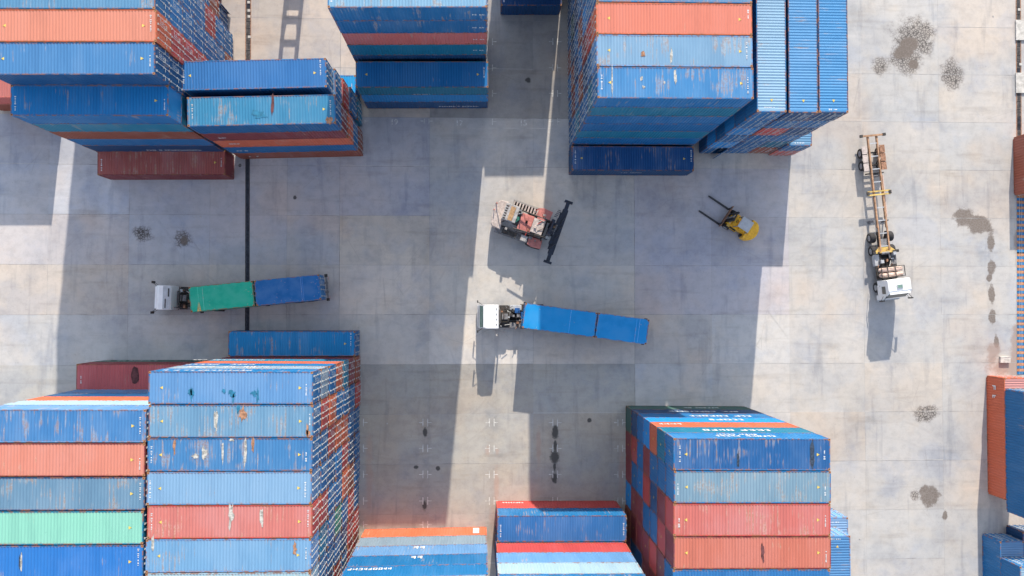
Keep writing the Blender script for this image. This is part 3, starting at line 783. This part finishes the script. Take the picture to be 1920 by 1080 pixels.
# loose rubbish: pebble / spill
for i,(px,py) in enumerate(((726,794),(140,665),(1612,1010),(1862,30),(376,407))):
    p=W(px,py); mb=MB(); mb.prism([(-.07,-.05),(.03,-.08),(.09,.0),(.04,.08),(-.05,.06)],0,.04,'concrete_pale','z')
    mb.obj('stone',None,.01,loc=(p.x,p.y,.006),label='pale loose stone lying on the bare yard concrete',cat='stone',group='loose stones on the yard')

# ================================================================== VEHICLES
def wheel_mesh(r,w,name):
    mb=MB(); mb.lathe([(-w/2,r*.62),(-w/2,r*.90),(-w*.38,r),(w*.38,r),(w/2,r*.90),(w/2,r*.62)],(0,0,0),(0,1,0),'rubber',20); ty=mb.mesh(name+'_tyre')
    mb=MB(); mb.lathe([(-w*.30,0.001),(-w*.30,r*.30),(-w*.42,r*.34),(-w*.46,r*.62),(w*.46,r*.62),(w*.42,r*.34),(w*.20,r*.28),(w*.20,.001)],(0,0,0),(0,1,0),'rim_steel',20); ri=mb.mesh(name+'_rim')
    return ty,ri
WH={'truck':wheel_mesh(.52,.30,'truck'),'dual':wheel_mesh(.52,.58,'dual'),'big':wheel_mesh(.80,.95,'handler'),'mid':wheel_mesh(.58,.5,'handler_rear'),'fork':wheel_mesh(.42,.32,'forklift')}
def wheel(parent,kind,x,y,z,steer=0):
    w=link('wheel',WH[kind][0],parent,(x,y,z)); w.rotation_euler=(0,0,steer)
    w.name='wheel'; link('rim',WH[kind][1],w); return w
def tractor(r,Lf,style,x0,bend):
    """tractor built inside truck r. x0: position of its rear axle along the truck, bend: its angle to the trailer"""
    P4=Matrix.Translation((x0,0,0))@Matrix.Rotation(bend,4,'Z')
    def fin(mb,name,bevel=0,**k):
        o=mb.obj(name,r,bevel,**k); o.matrix_local=P4; return o
    cx=Lf-1.95
    mb=MB()
    for s in (-1,1): mb.box(-1.25,Lf-.35,s*.43-.05,s*.43+.05,.72,.98,'chassis_dark')
    for x in (-1.1,-.2,.5,1.5,2.3): mb.box(x,x+.12,-.38,.38,.76,.94,'chassis_dark')
    mb.box(-.45,.45,-.42,.42,1.0,1.12,'chassis_grey'); fin(mb,'tractor_frame')
    mb=MB(); mb.prism([(0,1.0),(0,3.0),(.12,3.12),(1.15,3.15),(1.36,3.04),(1.88,1.85),(1.98,1.10),(1.98,.55),(1.5,.55),(1.45,.95)],-1.17,1.17,'cab_white','y')
    mb.v=[Vector((v.x+cx,v.y,v.z)) for v in mb.v]
    cab=fin(mb,'cab',.05,label='white cab')
    def sub(mb,name,bevel=0,**k):
        o=mb.obj(name,cab,bevel,**k); return o
    mb=MB(); xa,za,xb,zb=cx+1.395,2.955,cx+1.845,1.93; n=Vector((.916,0,.40))*.018
    mb.add([(xa+n.x,-1.02,za+n.z),(xa+n.x,1.02,za+n.z),(xb+n.x,1.08,zb+n.z),(xb+n.x,-1.08,zb+n.z)],[(0,1,2,3)],'glass_green' if style==2 else 'glass_dark'); sub(mb,'windshield')
    for s in (-1,1):
        mb=MB(); mb.box(cx+.62,cx+1.38,s*1.172,s*1.182,1.85,2.55,'glass_dark') if s>0 else mb.box(cx+.62,cx+1.38,-1.182,-1.172,1.85,2.55,'glass_dark'); sub(mb,'side_window')
        y0,y1=sorted((s*1.175,s*1.19)); mb=MB(); mb.box(cx+.48,cx+1.46,y0,y1,.95,1.78,'cab_white'); mb.box(cx+.5,cx+.62,min(y0*1.01,y1*1.01),max(y0*1.01,y1*1.01),1.5,1.54,'chassis_dark'); sub(mb,'door')
        mb=MB(); mb.tube((cx+1.6,s*1.15,2.55),(cx+2.05,s*1.48,2.55),.025,'chassis_dark',6); mb.tube((cx+1.6,s*1.15,1.9),(cx+2.05,s*1.48,2.0),.02,'chassis_dark',6)
        mb.box(cx+2.0,cx+2.12,min(s*1.36,s*1.60),max(s*1.36,s*1.60),1.85,2.5,'chassis_dark'); sub(mb,'mirror')
    mb=MB(); mb.box(cx+1.5,cx+2.12,-1.12,1.12,.35,.72,'cab_grey'); sub(mb,'bumper',.03)
    for s in (-1,1):
        mb=MB(); mb.box(cx+2.121,cx+2.14,s*.85-.16,s*.85+.16,.48,.62,'galvanised_bar'); sub(mb,'headlight')
    # roof details
    mb=MB()
    if style==3: mb.box(cx+.55,cx+.95,-.30,.30,3.15,3.22,'cab_grey'); mb.box(cx+.6,cx+.9,-.24,.24,3.221,3.23,'glass_green'); sub(mb,'roof_hatch',.0)
    else:
        for k in range(4): mb.tube((cx+.22,-.75+k*.5,3.12),(cx+.22,-.75+k*.5,3.18),.05,'chassis_dark',8)
        sub(mb,'roof_marker_lamp')
    mb=MB(); mb.box(cx+1.28,cx+1.50,-1.05,1.05,3.06,3.10,'cab_white'); sub(mb,'sun_visor',.0)
    if style==1:
        mb=MB(); mb.box(cx+.03,cx+.72,-1.12,1.12,3.14,3.19,'cab_grey'); mb.box(cx+.12,cx+.24,-.9,-.1,3.191,3.21,'chassis_dark'); mb.box(cx+.42,cx+.52,.1,1.0,3.191,3.21,'chassis_dark'); sub(mb,'roof_rear_panel',.0)
    # clutter behind the cab
    mb=MB(); mb.box(.9,cx-.12,-1.12,-.55,.93,1.02,'chassis_dark'); mb.box(.9,cx-.12,.55,1.12,.93,1.02,'chassis_dark'); mb.box(.9,cx-.12,-.54,.54,.6,.9,'gasket_black'); fin(mb,'deck_plate')
    rr=random.Random(style*11); mb=MB()
    mb.box(cx-1.1,cx-.2,-.42,.42,.9,1.45,'chassis_dark'); mb.box(cx-.95,cx-.35,-.30,.30,1.45,1.62,'chassis_grey'); 
    mb.tube((cx-.15,-.7,1.5),(cx-.15,.7,1.5),.10,'chassis_grey',10); mb.tube((cx-.55,-.5,1.65),(cx-.55,.3,1.75),.045,'rust_edge',8)
    fin(mb,'engine',.02)
    for s in (-1,1):
        mb=MB(); mb.box(1.05,2.25,min(s*.62,s*1.15),max(s*.62,s*1.15),.50,1.05,'chassis_grey' if s>0 else 'cab_grey'); fin(mb,'fuel_tank' if s>0 else 'battery_box',.06)
    mb=MB(); mb.tube((1.0,-.45,1.25),(1.0,.35,1.25),.15,'tank_blue' if style==2 else 'chassis_grey',14); mb.tube((.7,.42,1.1),(1.6,.42,1.1),.09,'chassis_grey',10); fin(mb,'air_tank')
    mb=MB(); mb.tube((cx-.25,.95,.9),(cx-.25,.95,2.6),.075,'chassis_grey',10); fin(mb,'exhaust_pipe')
    mb=MB()
    for k in range(16):
        x=rr.uniform(.7,cx-.1); y=rr.uniform(-.9,.9); z=rr.uniform(1.0,1.5)
        mb.tube((x,y,z),(x+rr.uniform(-.6,.6),y+rr.uniform(-.5,.5),z+rr.uniform(-.1,.3)),.03,rr.choice(('chassis_grey','rust_edge','galvanised_bar','gasket_black')),6)
    for k in range(14):
        x=rr.uniform(.8,cx-.4); y=rr.uniform(-.9,.8); w=rr.uniform(.12,.35); mb.box(x,x+w,y,y+rr.uniform(.15,.4),.98,rr.uniform(1.1,1.5),rr.choice(('chassis_grey','chassis_dark','cab_grey','rust_edge','chassis_dark')))
    if style==2: mb.box(1.25,1.75,-.85,-.35,1.05,1.5,'tank_blue')
    fin(mb,'hose_and_fittings')
    if style in (2,3):
        rk=MB(); x0_,x1_=cx-1.30,cx-.22; zc=1.75
        for yy in (-1.2,-.55,.25,1.18): 
            rk.bar((x0_,yy,1.2),(x0_,yy,2.25),.05,.05,'chassis_dark'); rk.bar((x1_,yy,1.2),(x1_,yy,2.25),.05,.05,'chassis_dark'); rk.bar((x0_,yy,2.28),(x1_,yy,2.28),.07,.05,'chassis_dark')
        for xx in (x0_,x1_): rk.bar((xx,-1.2,2.27),(xx,1.2,2.27),.05,.05,'chassis_dark')
        if style==3:
            rack=fin(rk,'cylinder_rack')
            for xx in (cx-1.02,cx-.50):
                for z in (1.5,2.02):
                    c_=MB(); c_.lathe([(-1.12,.02),(-1.10,.10),(-1.0,.215),(1.0,.215),(1.1,.10),(1.12,.02)],(xx,0,z),(0,1,0),'cylinder_pink',14); c_.obj('gas_cylinder',rack)
    for s in (-1,1):
        w=wheel(r,'truck',0,0,0); w.matrix_local=P4@Matrix.Translation((Lf-1.25,s*1.02,.52))
        for x in (-.68,.68):
            w=wheel(r,'dual',0,0,0); w.matrix_local=P4@Matrix.Translation((x,s*.93,.52))
        mb=MB(); mb.lathe([(0,.60),(.0,.64),(.60,.64),(.60,.60)],(0,0,0),(0,1,0),'chassis_dark',16)
        mb=MB()
        for k in range(7):
            a0=R(20+k*20);a1=R(40+k*20)
            mb.bar((Lf-1.25+.62*math.cos(a0),s*1.02,.52+.62*math.sin(a0)),(Lf-1.25+.62*math.cos(a1),s*1.02,.52+.62*math.sin(a1)),.34,.03,'chassis_dark')
        fin(mb,'mudguard')
def trailer(r,L,color='chassis_tan',beds=True,front=1.0):
    """skeletal container chassis; local x: kingpin at 0, front at +front, rear at front-L"""
    xr=front-L; xf=front
    mb=MB()
    for s in (-1,1):
        mb.box(xr,xf-2.6,s*.46-.07,s*.46+.07,.98,1.24,color); mb.box(xf-2.7,xf,s*.46-.07,s*.46+.07,1.14,1.28,color)
    mb.obj('chassis_rail',r)
    n=9
    for k in range(n):
        x=xr+.9+k*(L-1.6)/(n-1)
        mb=MB(); mb.box(x-.05,x+.05,-.385,.385,1.12,1.22,'cab_grey' if color=='chassis_tan' else 'chassis_dark'); mb.obj('cross_member',r)
    def bol(x,w,c,name):
        mb=MB(); mb.box(x-.09,x+.09,-w/2,w/2,1.20,1.34,c)
        for s in (-1,1): mb.box(x-.14,x+.14,s*(w/2)-.14,s*(w/2)+.14,1.20,1.40,'chassis_dark')
        mb.obj(name,r)
    bol(xr+.10,2.40,color,'rear_bolster'); bol(xf-.10,2.40,'chassis_yellow' if color=='chassis_tan' else color,'front_bolster')
    mb=MB()
    for x in (xr+5.85,xr+6.20): mb.box(x-.07,x+.07,-1.18,1.18,1.22,1.33,'chassis_yellow' if color=='chassis_tan' else color)
    for s in (-1,1): mb.box(xr+5.85,xr+6.2,s*1.15-.12,s*1.15+.12,1.2,1.38,'chassis_dark')
    mb.obj('middle_bolster',r)
    mb=MB(); mb.prism([(xf-.12,-1.15),(xf-.12,1.15),(xf-.7,.5),(xf-.7,-.5)],1.16,1.19,'chassis_yellow' if color=='chassis_tan' else color,'z'); mb.obj('gooseneck_plate',r)
    for x in (xr+1.75,xr+3.05):
        for s in (-1,1): wheel(r,'dual',x,s*.93,.52)
        mb=MB(); mb.tube((x,-.9,.52),(x,.9,.52),.08,'chassis_dark',8); mb.obj('axle',r)
    for s in (-1,1):
        mb=MB(); 
        for k in range(3): mb.box(xr+1.12+k*.88,xr+1.12+k*.88+.80,min(s*.66,s*1.2),max(s*.66,s*1.2),1.10,1.125,'handler_pale' if s<0 else 'rust_edge')
        mb.obj('mudguard',r)
        mb=MB(); mb.box(xf-3.4,xf-3.25,s*.75-.07,s*.75+.07,.05,1.1,'chassis_grey'); mb.box(xf-3.5,xf-3.15,s*.75-.16,s*.75+.16,.0,.06,'chassis_grey'); mb.obj('landing_leg',r)
    mb=MB(); mb.tube((xr+4.2,.75,.95),(xf-3.7,.72,.95),.07,'cylinder_pink' if color=='chassis_tan' else 'chassis_grey',8); mb.obj('side_pipe',r)
    mb=MB(); mb.tube((xr+4.2,-.2,.8),(xr+4.2,.35,.8),.17,'chassis_grey',12); mb.box(xr+3.9,xr+4.0,-.9,.9,.6,1.0,'chassis_dark'); mb.obj('air_tank',r)
    for s in (-1,1):
        mb=MB(); mb.box(xr-.02,xr,s*.95-.16,s*.95+.16,.75,.88,'handler_red'); mb.obj('tail_lamp',r)
def truck(label,king,ang_tr,ang_cab,Lf,style,L,color):
    r=thing('container_truck',label,'truck',(king.x,king.y,0),ang_tr)
    tractor(r,Lf,style,0.0,ang_cab-ang_tr); trailer(r,L,color); return r
def flat_container(p,ang,L,H,code,roof,label,door_end,front_rust=True,seams=(),stripe=None,blots=()):
    r=container(p,ang,L,H,code,roof,True,label,None,True)
    for ch in list(r.children):
        if ch.name.startswith('roof'): bpy.data.objects.remove(ch)
        elif ch.name.startswith(('warning','code')): bpy.data.objects.remove(ch)
    mb=MB(); z=H-.012; mb.box(-L/2+.06,L/2-.06,-WID/2+.05,WID/2-.05,z-.03,z,'flatroof')
    q=mb.obj('roof',r); q.color=roof
    for x in seams:
        s_=MB(); s_.box(x-.03,x+.03,-WID/2+.08,WID/2-.08,z+.002,z+.014,'flatroof'); k=s_.obj('roof_seam',r); k.color=tuple(min(.8,c*1.25+.04) for c in roof[:3])+(.9,)
    if stripe:
        for (x,y,w,l,mt) in stripe:
            s_=MB(); s_.prism([(x-w/2,y-l/2),(x+w/2*.8,y-l/2*.94),(x+w*.1,y+l/2),(x-w*.1,y+l/2*.9)],z+.002,z+.006,mt,'z'); s_.obj('rust_patch',r)
    return r
M['flatroof']=painted_steel('flat_roof_paint','flat')
# ---- truck 1 (green + blue)
a1=W(415.5,556.0,3.87); a2=W(539.5,544,3.87); d=(a2-a1).normalized(); ang=math.atan2(-d.y,-d.x)
k1=a1-d*(3.0-1.0-.05); k1.z=0
truck('white truck carrying a green and a blue container',k1,ang,math.pi-R(1.5),5.1,1,12.6,'chassis_grey')
flat_container(Vector((a1.x,a1.y,1.42)),ang+math.pi,6.058,2.45,'G',shd(10,136,126,.55),'sea green container with an orange rust patch, on the truck',1,seams=(-1.75,-2.2),stripe=[(-2.2,-.75,.42,.9,'chassis_yellow')])
flat_container(Vector((a2.x,a2.y,1.42)),ang+math.pi,6.2,2.45,'b',shd(4,76,146,.6),'blue scraped container at the rear of the truck with the green one',1,seams=(1.3,1.45))
# ---- truck 2 (two blue)
f0=W(982,591.3,3.9); e0=W(1215,622.8,3.9); d=(e0-f0).normalized(); ang=math.atan2(-d.y,-d.x)
k2=f0+d*1.0; k2.z=0
truck('white truck in the sunlit strip carrying two bright blue containers',k2,ang,math.pi,5.35,2,12.5,'chassis_grey')
Lt=(e0-f0).length; l1=Lt*136/234-.02; l2=Lt*97/234-.02
c1=f0+d*(l1/2); c2=e0-d*(l2/2)
flat_container(Vector((c1.x,c1.y,1.42)),ang+math.pi,l1,2.45,'B',shd(2,108,182,.35),'longer bright blue container right behind the white cab',1,seams=(l1*.14,))
flat_container(Vector((c2.x,c2.y,1.42)),ang+math.pi,l2,2.45,'B',shd(2,106,180,.35),'shorter bright blue container at the tail of the second truck',1,seams=(l2*.26,l2*.32))
# ---- truck 3 (empty chassis)
tr=W(1636,252,1.3); tf=W(1661,474,1.3); d=(tf-tr).normalized(); ang=math.atan2(d.y,d.x)
k3=tf-d*1.0; k3.z=0
cf=W(1659,545)-W(1648,458)
truck('white truck pulling an empty rusty orange container chassis',k3,ang,math.atan2(cf.y,cf.x),5.7,3,(tf-tr).length,'chassis_tan')

# ---- forklift
o=W(1379,421.6); r=thing('forklift','yellow forklift with long dark forks pointing to the upper left','forklift',(o.x,o.y,0),R(146.5))
mb=MB(); mb.box(-1.3,1.1,-.62,.62,.35,1.05,'forklift_yellow'); mb.box(-.2,.95,-.85,.85,.45,.72,'forklift_dark'); mb.obj('body',r,.04)
mb=MB(); pts=[(-.95,-1.08),(-.95,1.08)]+[(-1.25-.85*math.cos(R(t)),1.08*math.sin(R(t))) for t in range(75,-90,-15)]; mb.prism(pts,.35,1.45,'forklift_yellow','z'); cw=mb.obj('counterweight',r,.06)
mb=MB(); mb.box(-1.75,-1.15,-.5,.5,1.46,1.49,'forklift_yellow'); mb.box(-1.0,-.98,-.95,.95,.4,1.40,'forklift_dark'); mb.obj('vent_panel',cw)
mb=MB(); mb.box(-.95,-.2,-.55,.55,1.05,1.38,'forklift_yellow'); mb.obj('hood',r,.04)
mb=MB(); mb.box(-.85,-.35,-.25,.25,1.38,1.50,'seat_fabric'); mb.box(-.92,-.80,-.25,.25,1.45,1.95,'seat_fabric'); mb.obj('seat',r,.03)
mb=MB(); mb.box(-1.0,.25,-.60,.60,2.24,2.30,'cab_grey'); 
for s in (-1,1):
    for x in (-.95,.2): mb.bar((x+(.12 if x>0 else -.05),s*.56,1.0),(x,s*.56,2.24),.07,.07,'forklift_dark')
mb.obj('overhead_guard',r,.02)
mb=MB(); mb.lathe([(0,.13),(.02,.17),(.04,.13)],(.35,0,1.55),(-.5,0,.85),'gasket_black',16); mb.tube((.5,0,1.1),(.35,0,1.55),.03,'forklift_dark',6); mb.obj('steering_wheel',r)
mb=MB(); mb.box(.25,.60,-.5,.5,1.05,1.35,'forklift_yellow'); mb.box(.62,.95,.55,.80,.75,1.0,'chassis_yellow'); mb.box(.2,.9,-.82,-.6,.72,.95,'forklift_yellow'); mb.obj('dashboard',r,.03)
mb=MB()
for s in (-1,1):
    mb.bar((1.10,s*.42,.15),(1.02,s*.42,3.0),.14,.20,'forklift_dark'); mb.bar((1.24,s*.30,.15),(1.17,s*.30,2.9),.10,.14,'steel_fork'); mb.tube((.6,s*.45,.7),(1.05,s*.42,1.5),.05,'galvanised_bar',8)
for z in (.5,1.7,2.9): mb.box(1.0,1.12,-.42,.42,z,z+.12,'forklift_dark')
mb.tube((1.14,0,.3),(1.10,0,2.6),.06,'galvanised_bar',8); mb.obj('mast',r)
mb=MB()
for z in (.35,.95): mb.box(1.38,1.47,-1.2,1.2,z,z+.14,'rust_edge')
for y in (-1.15,-.4,.4,1.15): mb.box(1.38,1.46,y-.04,y+.04,.35,1.05,'rust_edge')
mb.obj('fork_carriage',r)
for s in (-1,1):
    mb=MB(); mb.box(1.47,1.54,s*.92-.10,s*.92+.10,.06,1.1,'steel_fork'); mb.prism([(1.50,-.10+s*.92),(1.50,.10+s*.92),(3.75,.09+s*.92),(4.0,.05+s*.92),(4.0,-.05+s*.92),(3.75,-.09+s*.92)],.05,.12,'steel_fork','z'); mb.obj('fork',r)
    wheel(r,'fork',.85,s*.82,.42); wheel(r,'fork',-1.15,s*.72,.42)

# ---- empty container handler
o=W(999,427.5); r=thing('container_handler','red and grey empty container handler with a navy spreader, in the middle of the yard','container handler',(o.x,o.y,0),R(-19.5))
mb=MB(); mb.box(-4.0,1.0,-.95,.95,.75,1.45,'handler_grey'); mb.box(-1.0,1.2,-1.35,1.35,.85,1.3,'chassis_dark'); mb.obj('chassis',r,.05)
mb=MB(); pts=[(-3.1,-1.45),(-3.1,1.45)]+[(-3.5-.85*math.cos(R(t))**.6,1.45*math.sin(R(t))) for t in (70,50,25,0,-25,-50,-70)]; mb.prism(pts,.6,1.9,'handler_pale','z'); q=mb.obj('counterweight',r,.06)
mb=MB(); mb.box(-3.35,-1.9,-.45,1.25,1.45,2.45,'handler_grey'); hood=mb.obj('engine_hood',r,.06)
mb=MB(); mb.box(-2.75,-2.28,-.35,1.05,2.455,2.50,'wood_brown'); mb.obj('hood_panel',hood)
mb=MB()
for k in range(6): mb.box(-3.25,-3.0,-.35+k*.25,-.22+k*.25,2.452,2.47,'chassis_dark')
mb.obj('vent',hood)
mb=MB(); mb.box(-2.1,-1.45,-.5,.9,1.5,2.2,'chassis_dark'); mb.tube((-1.9,-.3,2.3),(-1.6,.1,2.4),.07,'green_box',8); mb.tube((-2.0,.5,2.2),(-1.5,.8,2.35),.06,'galvanised_bar',8); mb.tube((-1.75,.9,1.5),(-1.75,.9,3.0),.08,'chassis_grey',10); mb.box(-1.95,-1.6,.0,.3,2.2,2.4,'green_box'); mb.obj('engine_part',r)
mb=MB()
for k in range(11): mb.box(-2.7+k*.31,-2.7+k*.31+.15,1.15,1.75,1.62,1.66,'handler_pale')
for y in (1.13,1.77): mb.box(-2.75,.75,y-.03,y+.03,1.56,1.65,'chassis_grey')
mb.box(-2.72,.74,1.16,1.74,1.48,1.53,'gasket_black')
mb.obj('slatted_walkway',r)
mb=MB(); mb.box(-3.6,.1,-1.85,-1.05,1.35,1.45,'chassis_grey'); mb.box(-2.9,-1.3,-1.75,-1.15,1.45,1.75,'chassis_dark'); mb.box(-.9,-.2,-1.8,-1.2,1.45,1.95,'handler_grey'); mb.obj('side_deck',r,.03)
mb=MB(); mb.box(-1.55,-.25,-.85,.85,1.45,2.25,'handler_red'); mb.bar((-1.3,.7,2.28),(-.5,-.7,2.28),.07,.05,'chassis_dark'); mb.obj('tank_cover',r,.04)
mb=MB(); mb.box(-.2,.85,-.72,.62,1.5,3.0,'glass_dark'); c_=mb.obj('operator_cab',r,.05)
mb=MB(); mb.box(-.25,.92,-.76,.66,3.0,3.08,'handler_pale'); mb.obj('cab_roof',c_,.02)
mb=MB(); mb.box(.0,.9,.66,.85,3.0,3.06,'handler_red'); mb.bar((-.22,-.74,1.5),(-.22,-.74,3.0),.08,.08,'handler_red'); mb.bar((-.22,.64,1.5),(-.22,.64,3.0),.08,.08,'handler_red'); mb.bar((.88,-.74,1.5),(.88,-.74,3.0),.08,.08,'handler_red'); mb.bar((.88,.64,1.5),(.88,.64,3.0),.08,.08,'handler_red'); mb.obj('cab_frame',c_)
for s in (-1,1):
    mb=MB(); mb.tube((-1.9,s*.98,2.7),(1.35,s*.85,3.1),.07,'chassis_dark',8); mb.obj('tilt_cylinder',r)
    mb=MB(); mb.prism([(-.15,s*1.05),(1.25,s*1.05),(1.35,s*1.95),(.35,s*2.05),(-.05,s*1.9)],1.72,1.82,'handler_red','z'); mb.box(1.15,1.28,min(s*1.1,s*1.9),max(s*1.1,s*1.9),1.0,1.72,'handler_red'); mb.obj('front_fender',r,.03)
    wheel(r,'big',.55,s*1.48,.80); wheel(r,'mid',-2.9,s*1.15,.58)
    mb=MB(); mb.bar((1.55,s*.62,.3),(1.45,s*.62,6.2),.22,.34,'handler_navy'); mb.bar((1.83,s*.42,.4),(1.72,s*.42,5.9),.16,.24,'handler_navy'); mb.obj('mast_column',r)
mb=MB()
for z in (.6,2.2,3.8,5.6,6.15): mb.box(1.42,1.56,-.55,.55,z,z+.18,'handler_navy')
mb.obj('mast_cross_beam',r)
mb=MB(); mb.box(1.86,2.1,-1.35,1.25,3.15,4.35,'handler_navy'); mb.box(1.35,1.9,-1.0,-.6,3.7,4.05,'galvanised_bar'); mb.tube((1.9,-.5,4.4),(2.0,.6,4.4),.07,'galvanised_bar',8); mb.box(1.7,2.0,.2,.6,4.2,4.42,'wood_brown')
for k in range(5): mb.box(1.45+.05*k,1.75+.05*k,1.3+k*.17,1.38+k*.17,3.9,4.1,'chassis_grey')
mb.obj('carriage',r,.02)
mb=MB(); mb.box(2.05,2.60,-2.3,2.3,3.75,4.15,'handler_navy'); mb.box(1.9,2.1,-1.9,1.9,3.85,4.05,'handler_navy'); [mb.tube((2.0+.1*k,-1.8+k*.9,4.16),(2.5,-1.2+k*.9,4.22),.05,'chassis_grey',6) for k in range(4)]; sp=mb.obj('spreader_beam',r,.03)
for s in (-1,1):
    mb=MB(); mb.box(2.14,2.50,min(s*1.2,s*3.05),max(s*1.2,s*3.05),3.82,4.18,'handler_navy'); mb.obj('spreader_arm',sp)
    mb=MB(); mb.box(1.95,2.75,min(s*2.98,s*3.22),max(s*2.98,s*3.22),3.80,4.08,'handler_navy')
    for x in (2.0,2.68): mb.tube((x,s*3.1,3.3),(x,s*3.1,3.9),.06,'handler_navy',8)
    mb.obj('spreader_end',sp)
mb=MB(); 
for x,y,z in ((-4.25,.9,1.9),(-4.3,.2,1.9)): mb.tube((x,y,1.2),(x,y,2.3),.05,'hose_red',8)
mb.tube((-4.3,.9,1.9),(-3.2,-1.0,1.95),.12,'handler_pale',12); mb.obj('rear_pipe',r)
mb=MB()
for x in (-2.7,-1.5,-.3): mb.tube((x,1.74,1.66),(x,1.74,2.6),.018,'chassis_grey',6)
mb.tube((-2.7,1.74,2.6),(-.3,1.74,2.6),.018,'chassis_grey',6); mb.obj('handrail',r)

rr=random.Random(77); mb=MB()
for k in range(26):
    x=rr.uniform(-3.3,1.2); y=rr.uniform(-1.6,1.5); z=rr.uniform(1.6,2.3) if abs(y)>.9 or x<-1.6 else 3.09
    if z>3 and not(-.2<x<.8 and abs(y)<.6): z=2.3
    mb.box(x,x+rr.uniform(.08,.35),y,y+rr.uniform(.06,.3),z-.1,z+rr.uniform(.03,.15),rr.choice(('chassis_grey','handler_grey','chassis_dark','handler_pale','rust_edge','gasket_black')))
    if k%3==0: mb.tube((x,y,z),(x+rr.uniform(-.8,.8),y+rr.uniform(-.6,.6),z+.1),.03,rr.choice(('gasket_black','galvanised_bar','hose_red')),6)
mb.obj('hydraulic_fittings',r)
# ---- a mast machine just outside the top of the picture, whose shadow falls on the sunlit concrete
o=W(560,-95); r=thing('mast_tower','tall steel mast frame beyond the top edge, casting the ladder shadow','mast',(o.x,o.y,0),0)
for s in (-1,1):
    mb=MB(); mb.bar((s*.80,0,0),(s*.78,0,7.2),.38,.38,'handler_navy'); mb.obj('mast_column',r)
    mb=MB(); mb.bar((s*.55,0,3.45),(s*.72,0,4.2),.12,.12,'handler_navy'); mb.obj('brace',r)
for z0,h in ((.2,2.6),(3.1,.35),(4.2,.30),(6.4,.4)):
    mb=MB(); mb.box(-.62,.62,-.06,.06,z0,z0+h,'handler_navy'); mb.obj('cross_beam',r)

# white square placard on the orange container of the bottom centre left block
p=W(895,993.5,1.5); mb=MB()
for o_ in COL.objects:
    if o_.get('category')=='shipping container' and 'bottom centre left' in o_['label'] and 'ground' in o_['label']:
        mb.box(4.75,5.35,WID/2+.004,WID/2+.016,.5,2.3,'white_paint'); mb.box(4.88,5.22,WID/2+.017,WID/2+.02,1.5,1.6,'cab_grey'); mb.obj('placard',o_); break
